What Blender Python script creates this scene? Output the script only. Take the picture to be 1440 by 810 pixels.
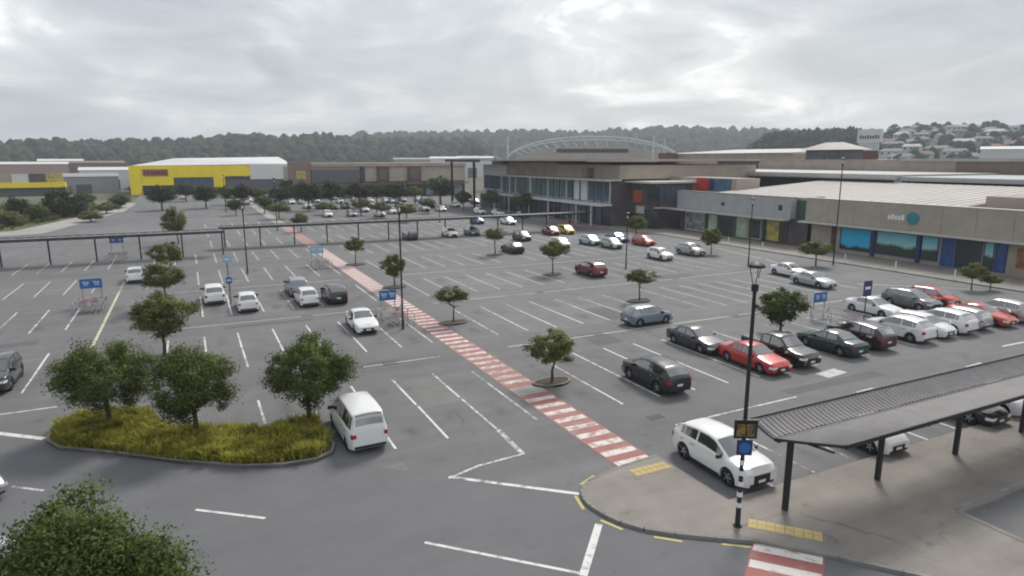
import bpy, math, random
import numpy as np
from mathutils import Vector, noise as mnoise
R = math.radians
random.seed(7)
for o in list(bpy.data.objects): bpy.data.objects.remove(o, do_unlink=True)
sc = bpy.context.scene
COL = sc.collection

# ------------------------------------------------------------------ camera
F, HY, CAMH = 915.0, 224.0, 12.8
PITCH = math.atan((405 - HY) / F)
YAW = math.atan2((260 - 720) / F, math.cos(PITCH) + (405 - HY) / F * math.sin(PITCH))
cam_d = bpy.data.cameras.new('camera'); cam = bpy.data.objects.new('camera', cam_d); COL.objects.link(cam)
cam.location = (0, 0, CAMH); cam.rotation_euler = (R(90) - PITCH, 0, YAW)
cam_d.sensor_width = 36; cam_d.lens = 36 * F / 1440; cam_d.clip_end = 6000; cam_d.clip_start = 0.2
sc.camera = cam
# ------------------------------------------------------------------ sun, sky, exposure
SUN_EL, SUN_AZ = 46, 48            # azimuth measured clockwise from +Y
sd = bpy.data.lights.new('sun', 'SUN'); sun = bpy.data.objects.new('sun', sd); COL.objects.link(sun)
sd.energy = 1.5; sd.angle = R(16); sd.color = (1.0, 0.955, 0.89)
sun.location = (0, 0, 60)
sun.rotation_euler = (R(90 - SUN_EL), 0, R(180 - SUN_AZ))
W = bpy.data.worlds.new('World'); sc.world = W; W.use_nodes = True
nt = W.node_tree; nt.nodes.clear()
def N(t, **k):
    n = nt.nodes.new(t)
    for a, b in k.items(): setattr(n, a, b)
    return n
out = N('ShaderNodeOutputWorld'); bg = N('ShaderNodeBackground'); nt.links.new(bg.outputs[0], out.inputs[0])
sky = N('ShaderNodeTexSky', sky_type='NISHITA'); sky.sun_disc = False
sky.sun_elevation = R(SUN_EL); sky.sun_rotation = R(SUN_AZ); sky.air_density = 1.5; sky.dust_density = 3
SKY_STRENGTH = 0.10
tc = N('ShaderNodeTexCoord'); sep = N('ShaderNodeSeparateXYZ'); nt.links.new(tc.outputs['Generated'], sep.inputs[0])
def M(op, a, b=None, c=None, clamp=False):
    n = N('ShaderNodeMath', operation=op); n.use_clamp = clamp
    for i, v in enumerate((a, b, c)):
        if v is None: continue
        if isinstance(v, (int, float)): n.inputs[i].default_value = v
        else: nt.links.new(v, n.inputs[i])
    return n.outputs[0]
zc = M('MAXIMUM', sep.outputs[2], 0.0)
den = M('ADD', zc, 0.20)
comb = N('ShaderNodeCombineXYZ')
nt.links.new(M('DIVIDE', sep.outputs[0], den), comb.inputs[0]); nt.links.new(M('DIVIDE', sep.outputs[1], den), comb.inputs[1])
def NZ(scale, detail, rough, dist, off):
    mp = N('ShaderNodeMapping'); nt.links.new(comb.outputs[0], mp.inputs[0]); mp.inputs['Location'].default_value = off
    n = N('ShaderNodeTexNoise'); n.inputs['Scale'].default_value = scale; n.inputs['Detail'].default_value = detail
    n.inputs['Roughness'].default_value = rough; n.inputs['Distortion'].default_value = dist
    nt.links.new(mp.outputs[0], n.inputs['Vector']); return n.outputs['Fac']
SKY_OFF = (20.7, 8.8, 4.1)
n1 = NZ(0.55, 6, 0.5, 0.5, SKY_OFF); n2 = NZ(1.7, 9, 0.6, 0.7, (SKY_OFF[0] * 2.1, 9.0, 2.0))
mixn = M('ADD', M('MULTIPLY', n1, 0.6), M('MULTIPLY', n2, 0.4))
cr = N('ShaderNodeValToRGB'); nt.links.new(mixn, cr.inputs[0])
e = cr.color_ramp.elements
e[0].position = 0.38; e[0].color = (0.25, 0.272, 0.305, 1)
e[1].position = 0.605; e[1].color = (0.84, 0.83, 0.825, 1)
x = e.new(0.47); x.color = (0.355, 0.372, 0.398, 1)
x = e.new(0.53); x.color = (0.48, 0.49, 0.503, 1)
# towards the horizon the cloud layers merge into an even pale grey
hz = M('POWER', M('SUBTRACT', 1.0, M('MINIMUM', zc, 1.0)), 9.0)
mx = N('ShaderNodeMixRGB'); nt.links.new(M('MULTIPLY', hz, 0.6), mx.inputs[0]); nt.links.new(cr.outputs[0], mx.inputs[1]); mx.inputs[2].default_value = (0.385, 0.415, 0.445, 1)
sk = N('ShaderNodeMixRGB', blend_type='MULTIPLY'); sk.inputs[0].default_value = 1
nt.links.new(sky.outputs[0], sk.inputs[1]); sk.inputs[2].default_value = (SKY_STRENGTH,) * 3 + (1,)
m2 = N('ShaderNodeMixRGB'); m2.inputs[0].default_value = 0.92
nt.links.new(sk.outputs[0], m2.inputs[1]); nt.links.new(mx.outputs[0], m2.inputs[2])
nt.links.new(m2.outputs[0], bg.inputs[0]); bg.inputs[1].default_value = 1.0
sc.view_settings.view_transform = 'Standard'; sc.view_settings.look = 'None'
sc.view_settings.exposure = 0.82; sc.view_settings.gamma = 1.0; sc.view_settings.use_curve_mapping = False
sc.render.engine = 'CYCLES'
try: sc.cycles.filter_width = 2.0
except Exception: pass

# ------------------------------------------------------------------ photo pixel -> direction / ground point
CP, SP, CY, SY = math.cos(PITCH), math.sin(PITCH), math.cos(YAW), math.sin(YAW)
def ray(px, py):
    a, b = (px - 720) / F, -(py - 405) / F
    f, u = CP + b * SP, -SP + b * CP
    return Vector((CY * a - SY * f, SY * a + CY * f, u))
def G(px, py, z=0.0):
    r = ray(px, py); t = (z - CAMH) / r.z; return (r.x * t, r.y * t)
def depth(X, Y): return -SY * X + CY * Y
def hz_dir(px):
    r = ray(px, HY); r.z = 0; return r.normalized()
def top_at(px, py, D):
    r = ray(px, py); return CAMH + D * r.z / math.hypot(r.x, r.y)

# ------------------------------------------------------------------ materials
MATS = {}
def mat(name, col, rough=0.8, metal=0.0, var=0.0, vscale=1.0, bump=0.0, bscale=20.0, coat=0.0, spec=None, island=0.0, col2=None, transl=0.0, blot=0.0, blotscale=0.15, coords='Object'):
    if name in MATS: return MATS[name]
    m = bpy.data.materials.new(name); m.use_nodes = True; t = m.node_tree; b = t.nodes['Principled BSDF']
    b.inputs['Roughness'].default_value = rough; b.inputs['Metallic'].default_value = metal
    if coat: b.inputs['Coat Weight'].default_value = coat; b.inputs['Coat Roughness'].default_value = 0.08
    if spec is not None: b.inputs['Specular IOR Level'].default_value = spec
    c = (*col, 1); b.inputs['Base Color'].default_value = c
    src = None
    tcn = t.nodes.new('ShaderNodeTexCoord')
    def mixc(fac, a, bcol, mode='MIX'):
        n = t.nodes.new('ShaderNodeMixRGB'); n.blend_type = mode
        t.links.new(fac, n.inputs[0])
        if isinstance(a, tuple): n.inputs[1].default_value = a
        else: t.links.new(a, n.inputs[1])
        if isinstance(bcol, tuple): n.inputs[2].default_value = bcol
        else: t.links.new(bcol, n.inputs[2])
        return n.outputs[0]
    def noise(scale, detail=6, rough_=0.6):
        n = t.nodes.new('ShaderNodeTexNoise'); n.inputs['Scale'].default_value = scale; n.inputs['Detail'].default_value = detail
        n.inputs['Roughness'].default_value = rough_; t.links.new(tcn.outputs[coords], n.inputs['Vector']); return n.outputs['Fac']
    cur = c
    if island:
        g = t.nodes.new('ShaderNodeNewGeometry'); r = t.nodes.new('ShaderNodeValToRGB')
        r.color_ramp.elements[0].color = tuple(v * (1 - island) for v in col) + (1,)
        r.color_ramp.elements[1].color = (*(col2 or tuple(min(1, v * (1 + island)) for v in col)), 1)
        t.links.new(g.outputs['Random Per Island'], r.inputs[0]); cur = r.outputs[0]
    elif col2:
        r = t.nodes.new('ShaderNodeValToRGB'); r.color_ramp.elements[0].position = .38; r.color_ramp.elements[1].position = .62
        r.color_ramp.elements[0].color = c; r.color_ramp.elements[1].color = (*col2, 1)
        t.links.new(noise(vscale), r.inputs[0]); cur = r.outputs[0]
    def scaled(cur, scale, amt):
        r = t.nodes.new('ShaderNodeMapRange'); r.inputs[1].default_value = .3; r.inputs[2].default_value = .7
        r.inputs[3].default_value = 1 - amt; r.inputs[4].default_value = 1 + amt
        t.links.new(noise(scale), r.inputs[0])
        n = t.nodes.new('ShaderNodeVectorMath'); n.operation = 'SCALE'
        if isinstance(cur, tuple): n.inputs[0].default_value = cur[:3]
        else: t.links.new(cur, n.inputs[0])
        t.links.new(r.outputs[0], n.inputs['Scale']); return n.outputs[0]
    if var: cur = scaled(cur, vscale, var)
    if blot: cur = scaled(cur, blotscale, blot)
    if not isinstance(cur, tuple): t.links.new(cur, b.inputs['Base Color'])
    if bump:
        bn = t.nodes.new('ShaderNodeBump'); bn.inputs['Strength'].default_value = bump; bn.inputs['Distance'].default_value = .02
        t.links.new(noise(bscale), bn.inputs['Height']); t.links.new(bn.outputs[0], b.inputs['Normal'])
    if transl:
        tr = t.nodes.new('ShaderNodeBsdfTranslucent'); ms = t.nodes.new('ShaderNodeMixShader'); ms.inputs[0].default_value = transl
        if isinstance(cur, tuple): tr.inputs[0].default_value = cur
        else: t.links.new(cur, tr.inputs[0])
        o_ = t.nodes['Material Output']; t.links.new(b.outputs[0], ms.inputs[1]); t.links.new(tr.outputs[0], ms.inputs[2]); t.links.new(ms.outputs[0], o_.inputs[0])
    MATS[name] = m; return m

def paint_mat(name, col, under, wear=0.5, scale=2.2):
    """road paint worn through to the surface below"""
    m = bpy.data.materials.new(name); m.use_nodes = True; t = m.node_tree; b = t.nodes['Principled BSDF']; b.inputs['Roughness'].default_value = .75
    g = t.nodes.new('ShaderNodeNewGeometry')
    n = t.nodes.new('ShaderNodeTexNoise'); n.inputs['Scale'].default_value = scale; n.inputs['Detail'].default_value = 9; n.inputs['Roughness'].default_value = .7
    t.links.new(g.outputs['Position'], n.inputs['Vector'])
    n3 = t.nodes.new('ShaderNodeTexNoise'); n3.inputs['Scale'].default_value = .09; t.links.new(g.outputs['Position'], n3.inputs['Vector'])
    a = t.nodes.new('ShaderNodeMath'); a.operation = 'MULTIPLY_ADD'; a.inputs[1].default_value = .7; t.links.new(n3.outputs['Fac'], a.inputs[0]); t.links.new(n.outputs['Fac'], a.inputs[2])
    r = t.nodes.new('ShaderNodeValToRGB'); r.color_ramp.elements[0].position = 1.06 - .5 * wear; r.color_ramp.elements[1].position = 1.28 - .5 * wear
    r.color_ramp.elements[0].color = (*col, 1); r.color_ramp.elements[1].color = (*under, 1)
    k_ = t.nodes.new('ShaderNodeMath'); k_.operation = 'MULTIPLY'; k_.inputs[1].default_value = .8; t.links.new(a.outputs[0], k_.inputs[0])
    for e_ in r.color_ramp.elements: e_.position *= .8
    t.links.new(k_.outputs[0], r.inputs[0]); t.links.new(r.outputs[0], b.inputs['Base Color']); MATS[name] = m; return m

ASPH = (0.148, 0.147, 0.149)
def asphalt(name, col, stain=.22, bays=False):
    m = bpy.data.materials.new(name); m.use_nodes = True; t = m.node_tree; b = t.nodes['Principled BSDF']
    b.inputs['Roughness'].default_value = .82
    g = t.nodes.new('ShaderNodeNewGeometry')
    def nz(s, d, r=.6, stretch=None):
        n = t.nodes.new('ShaderNodeTexNoise'); n.inputs['Scale'].default_value = s; n.inputs['Detail'].default_value = d; n.inputs['Roughness'].default_value = r
        if stretch:
            mp = t.nodes.new('ShaderNodeMapping'); mp.inputs['Scale'].default_value = stretch; t.links.new(g.outputs['Position'], mp.inputs[0]); t.links.new(mp.outputs[0], n.inputs['Vector'])
        else: t.links.new(g.outputs['Position'], n.inputs['Vector'])
        return n.outputs['Fac']
    def rng(f, lo, hi, a=.3, z=.7):
        r = t.nodes.new('ShaderNodeMapRange'); r.inputs[1].default_value = a; r.inputs[2].default_value = z; r.inputs[3].default_value = lo; r.inputs[4].default_value = hi
        t.links.new(f, r.inputs[0]); return r.outputs[0]
    def mul(a, c_):
        n = t.nodes.new('ShaderNodeMath'); n.operation = 'MULTIPLY'; t.links.new(a, n.inputs[0]); t.links.new(c_, n.inputs[1]); return n.outputs[0]
    f = mul(rng(nz(.05, 5), 1 - stain * .6, 1 + stain * .6), rng(nz(.45, 8, .65), 1 - stain * .45, 1 + stain * .4))
    f = mul(f, rng(nz(55, 4, .8), .86, 1.14)); f = mul(f, rng(nz(.9, 7, .7, (.16, 1.0, 1)), 1 - stain * .4, 1 + stain * .35))
    f = mul(f, rng(nz(1.1, 3, .5), 1, 1 - stain, .64, .76))         # scattered oil drips and patches
    if bays:   # oil and tyre grime collects along the middle of each bay and in two wheel tracks of the aisles
        sx = t.nodes.new('ShaderNodeSeparateXYZ'); t.links.new(g.outputs['Position'], sx.inputs[0])
        def mth(op, a, b=0.0):
            n = t.nodes.new('ShaderNodeMath'); n.operation = op
            for i_, v_ in enumerate((a, b)):
                if isinstance(v_, (int, float)): n.inputs[i_].default_value = v_
                else: t.links.new(v_, n.inputs[i_])
            return n.outputs[0]
        fx_ = mth('ABSOLUTE', mth('SUBTRACT', mth('FRACT', mth('DIVIDE', mth('ADD', sx.outputs[0], 97.15), 2.49)), .5))
        fy_ = mth('FRACT', mth('DIVIDE', mth('ADD', sx.outputs[1], 129.15), 15.6))
        rows = mth('MAXIMUM', rng(mth('ABSOLUTE', mth('SUBTRACT', fy_, .12)), 1, 0, .03, .12), rng(mth('ABSOLUTE', mth('SUBTRACT', fy_, .46)), 1, 0, .03, .12))
        st_ = mul(mul(rng(fx_, 1, 0, .03, .26), rows), rng(nz(.33, 6, .7), 0, .42, .42, .66))
        tr_ = mul(rng(mth('ABSOLUTE', mth('SUBTRACT', fy_, .80)), 1, 0, .05, .17), rng(nz(.25, 6, .6, (.2, 1, 1)), 0, .16, .35, .65))
        f = mul(f, mth('SUBTRACT', 1.0, st_)); f = mul(f, mth('SUBTRACT', 1.0, tr_))
    # hairline cracks and sealed joints, only where a second noise lets them show
    vo = t.nodes.new('ShaderNodeTexVoronoi'); vo.feature = 'DISTANCE_TO_EDGE'; vo.inputs['Scale'].default_value = .17
    wp = t.nodes.new('ShaderNodeVectorMath'); wp.operation = 'MULTIPLY_ADD'; wn_ = t.nodes.new('ShaderNodeTexNoise'); wn_.inputs['Scale'].default_value = .6; wn_.inputs['Detail'].default_value = 6
    t.links.new(g.outputs['Position'], wn_.inputs['Vector']); t.links.new(wn_.outputs['Color'], wp.inputs[0]); wp.inputs[1].default_value = (2.2, 2.2, 0); t.links.new(g.outputs['Position'], wp.inputs[2]); t.links.new(wp.outputs[0], vo.inputs['Vector'])
    crk = rng(vo.outputs['Distance'], 1, 0, .004, .014); msk = rng(nz(.11, 3), 0, stain * .8, .56, .64); ck = mul(crk, msk)
    inv = t.nodes.new('ShaderNodeMath'); inv.operation = 'SUBTRACT'; inv.inputs[0].default_value = 1; t.links.new(ck, inv.inputs[1]); f = mul(f, inv.outputs[0])
    v = t.nodes.new('ShaderNodeVectorMath'); v.operation = 'SCALE'; v.inputs[0].default_value = col; t.links.new(f, v.inputs['Scale']); t.links.new(v.outputs[0], b.inputs['Base Color'])
    bn = t.nodes.new('ShaderNodeBump'); bn.inputs['Strength'].default_value = .35; bn.inputs['Distance'].default_value = .01
    t.links.new(nz(70, 3, .8), bn.inputs['Height']); t.links.new(bn.outputs[0], b.inputs['Normal'])
    MATS[name] = m; return m

asphalt('lot_asphalt', ASPH, .28, True); asphalt('road_asphalt', (0.132, 0.134, 0.141), .16)
asphalt('patch_asphalt', (0.098, 0.099, 0.103), .2); asphalt('patch_pale', (0.165, 0.163, 0.158), .25)
asphalt('paving', (0.235, 0.215, 0.19), .34); asphalt('pale_path', (0.34, 0.33, 0.31), .2)
mat('kerb_mat', (0.22, 0.215, 0.20), .85, var=.25, vscale=1.2, bump=.3)
mat('ground_mat', (0.085, 0.085, 0.045), .95, var=.3, vscale=.03, col2=(0.12, 0.115, 0.085))
mat('grass_mat', (0.055, 0.066, 0.02), .95, vscale=.25, col2=(0.13, 0.115, 0.045), bump=.5, bscale=3)
mat('mulch', (0.075, 0.058, 0.04), .95, var=.35, vscale=5, bump=.6, bscale=15)
paint_mat('white_paint', (0.66, 0.66, 0.64), ASPH, .50)
paint_mat('faded_paint', (0.50, 0.50, 0.48), ASPH, .28)
paint_mat('yellow_paint', (0.52, 0.44, 0.16), (0.2, .19, .16), .45)
paint_mat('pale_yellow_paint', (0.56, 0.54, 0.36), ASPH, .35)
paint_mat('red_surface', (0.33, 0.115, 0.10), (0.30, .19, .17), .45)
paint_mat('red_faded', (0.37, 0.20, 0.175), (0.34, .27, .25), .5)
paint_mat('stripe_paint', (0.66, 0.62, 0.59), (0.36, .2, .18), .45)
mat('tactile_yellow', (0.55, 0.43, 0.19), .8, var=.2, vscale=3)
mat('dark_metal', (0.022, 0.023, 0.026), .5, metal=.3)
mat('black_plastic', (0.012, 0.012, 0.013), .6)
mat('tyre', (0.015, 0.015, 0.016), .85)
mat('alloy', (0.42, 0.42, 0.43), .35, metal=.8)
mat('glass_dark', (0.030, 0.035, 0.038), .04, spec=1.0, coat=1.0)
MATS['glass_dark'].node_tree.nodes['Principled BSDF'].inputs['IOR'].default_value = 1.9
mat('lamp_glass', (0.75, 0.76, 0.76), .12, coat=.6)
mat('tail_red', (0.35, 0.012, 0.012), .2, coat=.6)
mat('plate', (0.72, 0.72, 0.70), .5)
mat('roof_dark', (0.17, 0.160, 0.163), .6, metal=0.0, var=.15, vscale=1.5)
mat('bark', (0.075, 0.058, 0.045), .95, var=.35, vscale=6, bump=.6, bscale=18)
mat('leaf_dark', (0.090, 0.128, 0.030), .6, island=.2, col2=(0.155, 0.195, 0.050), transl=.3, var=.3, vscale=.9, spec=.25)
mat('leaf_mid', (0.115, 0.145, 0.036), .6, island=.2, col2=(0.195, 0.218, 0.062), transl=.3, var=.25, vscale=1.6, spec=.25)
mat('leaf_olive', (0.145, 0.160, 0.046), .6, island=.2, col2=(0.225, 0.235, 0.082), transl=.3, var=.25, vscale=1.6, spec=.25)
mat('leaf_deep', (0.040, 0.060, 0.024), .7, island=.3, col2=(0.075, 0.098, 0.036), transl=.12, spec=.2)
mat('leaf_plum', (0.055, 0.032, 0.028), .7, island=.4, col2=(0.080, 0.068, 0.034), transl=.12, spec=.2)
mat('tuft', (0.25, 0.265, 0.05), .8, island=.35, col2=(0.54, 0.50, 0.09), transl=.35, spec=.15, var=.38, vscale=.8)
mat('hill_ground', (0.05, 0.06, 0.035), .95, var=.3, vscale=.02)
mat('forest', (0.040, 0.052, 0.038), .95, island=.25, col2=(0.060, 0.070, 0.044), var=.25, vscale=.25, spec=.1)
mat('pine', (0.014, 0.024, 0.018), .95, island=.4, spec=.1)
mat('sign_blue', (0.02, 0.13, 0.36), .5); mat('sign_white', (0.72, 0.73, 0.74), .5); mat('sign_pale_blue', (0.25, 0.42, 0.6), .5)
mat('navy', (0.015, 0.03, 0.12), .5)

# ------------------------------------------------------------------ mesh helpers
class MB:
    def __init__(s): s.v = []; s.f = []; s.m = []
    def quad(s, a, b, c, d, mi=0):
        i = len(s.v); s.v += [tuple(a), tuple(b), tuple(c), tuple(d)]; s.f.append((i, i + 1, i + 2, i + 3)); s.m.append(mi)
    def box(s, x0, x1, y0, y1, z0, z1, mi=0):
        i = len(s.v); s.v += [(x, y, z) for z in (z0, z1) for y in (y0, y1) for x in (x0, x1)]
        for q in ((0, 2, 3, 1), (4, 5, 7, 6), (0, 1, 5, 4), (2, 6, 7, 3), (0, 4, 6, 2), (1, 3, 7, 5)): s.f.append(tuple(i + k for k in q)); s.m.append(mi)
        return s
    def prism(s, poly, z0, z1, mi=0, cap=True):
        a = sum(poly[k][0] * poly[(k + 1) % len(poly)][1] - poly[(k + 1) % len(poly)][0] * poly[k][1] for k in range(len(poly)))
        if a < 0: poly = poly[::-1]
        n = len(poly); i = len(s.v); s.v += [(x, y, z0) for x, y in poly] + [(x, y, z1) for x, y in poly]
        for k in range(n): s.f.append((i + k, i + (k + 1) % n, i + n + (k + 1) % n, i + n + k)); s.m.append(mi)
        if cap: s.f += [tuple(i + n + k for k in range(n)), tuple(i + n - 1 - k for k in range(n))]; s.m += [mi, mi]
        return s
    def tube(s, p, q, r0, r1=None, n=8, mi=0, caps=True):
        r1 = r0 if r1 is None else r1; p = Vector(p); q = Vector(q); d = (q - p).normalized()
        u = d.cross(Vector((0, 0, 1)) if abs(d.z) < .9 else Vector((1, 0, 0))).normalized(); w = d.cross(u); i = len(s.v)
        for c, r in ((p, r0), (q, r1)):
            for k in range(n):
                a = 2 * math.pi * k / n; s.v.append(tuple(c + (u * math.cos(a) + w * math.sin(a)) * r))
        for k in range(n): s.f.append((i + k, i + n + k, i + n + (k + 1) % n, i + (k + 1) % n)); s.m.append(mi)
        if caps: s.f += [tuple(i + k for k in range(n)), tuple(i + n + n - 1 - k for k in range(n))]; s.m += [mi, mi]
        return s
    def lathe(s, prof, n=16, cx=0, cy=0, mi=0):
        i = len(s.v)
        for r, z in prof:
            for k in range(n): a = 2 * math.pi * k / n; s.v.append((cx + r * math.cos(a), cy + r * math.sin(a), z))
        for j in range(len(prof) - 1):
            for k in range(n): s.f.append((i + j * n + k, i + j * n + (k + 1) % n, i + (j + 1) * n + (k + 1) % n, i + (j + 1) * n + k)); s.m.append(mi)
        return s
    def mesh(s, name, mats, smooth=None):
        me = bpy.data.meshes.new(name); me.from_pydata(s.v, [], s.f)
        for m in mats: me.materials.append(MATS[m] if isinstance(m, str) else m)
        if len(mats) > 1: me.polygons.foreach_set('material_index', s.m)
        if smooth is not None:
            me.polygons.foreach_set('use_smooth', [True] * len(s.f))
            try: me.set_sharp_from_angle(angle=R(smooth))
            except Exception: pass
        me.update(); return me
    def build(s, name, mats, parent=None, smooth=None):
        return add(name, s.mesh(name, mats if isinstance(mats, (list, tuple)) else [mats], smooth), parent)
def add(name, data, parent=None, loc=(0, 0, 0), rz=0.0, scale=None):
    o = bpy.data.objects.new(name, data); COL.objects.link(o); o.location = loc; o.rotation_euler = (0, 0, rz)
    if scale: o.scale = scale
    if parent: o.parent = parent
    return o
def thing(name, label, cat, loc=(0, 0, 0), rz=0.0, group=None):
    o = add(name, None, None, loc, rz); return tag(o, label, cat, group)
def tag(o, label, cat, group=None):
    o['label'] = label; o['category'] = cat
    if group: o['group'] = group
    return o
def struct(o, kind='structure'): o['kind'] = kind; return o
def copy_tree(o, parent=None):
    c = o.copy(); COL.objects.link(c); c.parent = parent
    for ch in o.children: copy_tree(ch, c)
    return c
def pbox(name, m, parent, x0, x1, y0, y1, z0, z1): return MB().box(x0, x1, y0, y1, z0, z1).build(name, m, parent)

def lerp_tab(tab, x):
    if x <= tab[0][0]: return tab[0][1]
    for (a, b), (c, d) in zip(tab, tab[1:]):
        if x <= c: return b + (d - b) * (x - a) / (c - a)
    return tab[-1][1]

# ================================================================== GROUND
def sheet(name, poly, z, m, parent=None):
    a = sum(poly[k][0] * poly[(k + 1) % len(poly)][1] - poly[(k + 1) % len(poly)][0] * poly[k][1] for k in range(len(poly)))
    if a < 0: poly = poly[::-1]
    me = bpy.data.meshes.new(name); me.from_pydata([(x, y, z) for x, y in poly], [], [tuple(range(len(poly)))]); me.materials.append(MATS[m]); me.update()
    o = add(name, me, parent)
    return o
struct(sheet('ground', [(-2100, -250), (2500, -250), (2500, 2500), (-2100, 2500)], -0.02, 'ground_mat'))
lot = struct(sheet('car_park', [(-60, -20), (77, -20), (77, 150), (92, 150), (92, 226), (34, 226), (34, 276), (-16, 276), (-14, 190), (-24, 138), (-60, 128)], 0.0, 'lot_asphalt'))
road_poly = [(-30, 60), (-12.5, 41), (-6.9, 35.0), (-3.9, 31.9), (-1.4, 29.7), (1.0, 28.0), (2.7, 27.3), (5.2, 26.4), (8.6, 23.4), (12.5, 19.8), (12.4, 18.9), (13.0, 16.9), (15.2, 15.0), (18.0, 12.4), (21, 8.6), (21, -15), (-8, -15), (-8, 8), (-14, 24), (-30, 40)]
road = struct(sheet('road', road_poly, 0.004, 'road_asphalt'))
struct(sheet('path', [(-60, 128), (-23.5, 138.5), (-14.5, 190), (-14, 225), (-22, 225), (-19.5, 190), (-29, 146), (-60, 136)], 0.006, 'pale_path'))

# --- paved island under the near canopy with a real kerb step
pav = [(17.4, 20.85), (16.4, 20.8), (15.5, 20.7), (14.4, 20.5), (13.5, 20.25), (12.95, 19.85), (12.65, 19.3), (12.58, 18.7), (12.7, 18.0), (12.95, 17.3), (13.4, 16.6), (14.17, 15.9), (15.24, 15.1), (16.4, 14.3), (17.2, 13.45), (18.05, 12.45), (19.2, 11.05), (21.2, 8.6), (21.2, -14), (24.5, -14), (24.5, 12.28), (70, 12.3), (70, 16.7), (17.4, 16.7)]
struct(MB().prism(pav, -0.01, 0.12).build('pavement', 'paving'))
def kerb_strip(name, pts, w, z1, parent=None, closed=False, m='kerb_mat', z0=-.01):
    mb = MB(); n = len(pts); segs = n if closed else n - 1
    for i in range(segs):
        p = Vector((*pts[i], 0)); q = Vector((*pts[(i + 1) % n], 0)); d = (q - p); L = d.length
        if L < .02: continue
        d /= L; nn = Vector((-d.y, d.x, 0)) * w; e_ = d * .012
        a, b = p, q - e_
        mb.prism([(a.x, a.y), (b.x, b.y), (b.x + nn.x, b.y + nn.y), (a.x + nn.x, a.y + nn.y)], z0, z1 + .002 * (i % 2))
    return mb.build(name, m, parent)
struct(kerb_strip('kerb', pav[:18], -.15, .128))
struct(kerb_strip('kerb', [(24.4, 4), (24.4, 12.4), (70, 12.4)], .16, .135))
# markings are separate painted pieces, children of the surface that carries them
def line_mesh(x0, y0, x1, y1, w):
    d = Vector((x1 - x0, y1 - y0, 0)); L = d.length; d /= L; n = Vector((-d.y, d.x, 0)) * w / 2; return [(x0 - n.x, y0 - n.y), (x1 - n.x, y1 - n.y), (x1 + n.x, y1 + n.y), (x0 + n.x, y0 + n.y)]
def mark(name, parent, x0, y0, x1, y1, w, m='white_paint', z=0.009): return sheet(name, line_mesh(x0, y0, x1, y1, w), z, m, parent)
_bl = {}
def bay_line(X, y0, y1, m='white_paint', w=.12):
    L = round(y1 - y0, 2); k = (L, m, w)
    if k not in _bl:
        me = bpy.data.meshes.new('bay_line'); n = 2
        me.from_pydata([(-w / 2, 0, 0), (w / 2, 0, 0), (w / 2, L, 0), (-w / 2, L, 0)], [], [(0, 1, 2, 3)]); me.materials.append(MATS[m]); _bl[k] = me
    add('bay_line', _bl[k], lot, (X + random.uniform(-.03, .03), y0 + random.uniform(-.05, .05), 0.005), R(random.uniform(-.25, .25)))
P_, X0 = 2.49, 2.45
def xc(k): return X0 + P_ * (k + .5)
BC = [31.45 + 15.6 * i for i in range(9)]
for i in range(0, 5):
    y0, y1 = BC[i] - 4.6, BC[i] + 4.6; mid = (y0 + y1) / 2; mm = 'white_paint' if i < 3 else 'faded_paint'
    for k in range(0, 5):
        if i == 0 and k == 0: bay_line(2.45, 31.8, y1, mm); continue
        if i == 0 and k == 1: bay_line(4.95, 32.2, y1, mm); continue
        if i == 2 and k == 4: continue
        bay_line(X0 + P_ * k, y0, mid - .12, mm); bay_line(X0 + P_ * k, mid + .12, y1, mm)
    bay_line(14.72, y0 + .2, y1 - .6, mm)
    if i:
        for X in (.2, -2.2, -4.6): bay_line(X, y0 + .2, y1, mm)
        for j in range(5): bay_line(-9.3 - 2.33 * j, y0 + .3, y1 - .2, mm)
    for k in range(0, 17):
        if k == 7: continue
        X = 19.8 + 2.5 * k
        ww = mm if (k < 7) else 'faded_paint'
        bay_line(X, y0, y1, 'white_paint' if (i < 1 or (i == 1 and k < 6)) else 'faded_paint')
for i in range(5, 8):
    for k in range(0, 16, 1): bay_line(20 + 2.5 * k, BC[i] - 4.6, BC[i] + 4.6, 'faded_paint')
    for k in range(0, 5): bay_line(X0 + P_ * k, BC[i] - 4.6, BC[i] + 4.6, 'faded_paint')
for k in range(7, 21): bay_line(17.43 + P_ * (k - 6), 16.9, 21.3)
mk = lambda *a, **k: mark('lane_line', lot, *a, **k)
mk(12.42, 26.7, 12.3, 23.9, .24); mk(12.4, 23.86, 10.1, 23.68, .13); mk(10.1, 23.68, 8.55, 23.2, .14); mk(8.6, 23.3, 12.66, 19.75, .2, z=.013)
mk(20.6, 22.6, 20.6, 23.45, .22); mk(20.6, 23.4, 29.0, 23.5, .12)
mk(-9.6, 39.7, -7.17, 39.7, .13); mk(-30, 39.9, -9.9, 39.7, .13)
mk(-6.9, 50.7, -6.9, 79.4, .2, m='pale_yellow_paint')
for a, b in ((32.6, 34.2), (42.9, 44.6)): mk(a, 22.45, b, 22.5, .22)
mk(33.3, 25.3, 35.2, 25.5, .9, m='faded_paint')
mk(50, 24.1, 52.8, 24.0, .16); mk(57, 24.1, 60, 24.1, .16)
for Y in (39.2, 54.8, 70.4):
    mark('drain_channel', lot, 19, Y, 62, Y, .14, m='faded_paint'); mark('drain_channel', lot, -3 if Y > 40 else 8.9, Y, 14, Y, .13, m='faded_paint')
for a in ((61.8, 47.6, 66.8, 60.6), (62.2, 44.0, 71.0, 36.0), (66.8, 61.5, 69.0, 72.0)): mk(*a, .16, m='faded_paint')
rk = lambda *a, **k: mark('lane_line', road, *a, **k)
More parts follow.
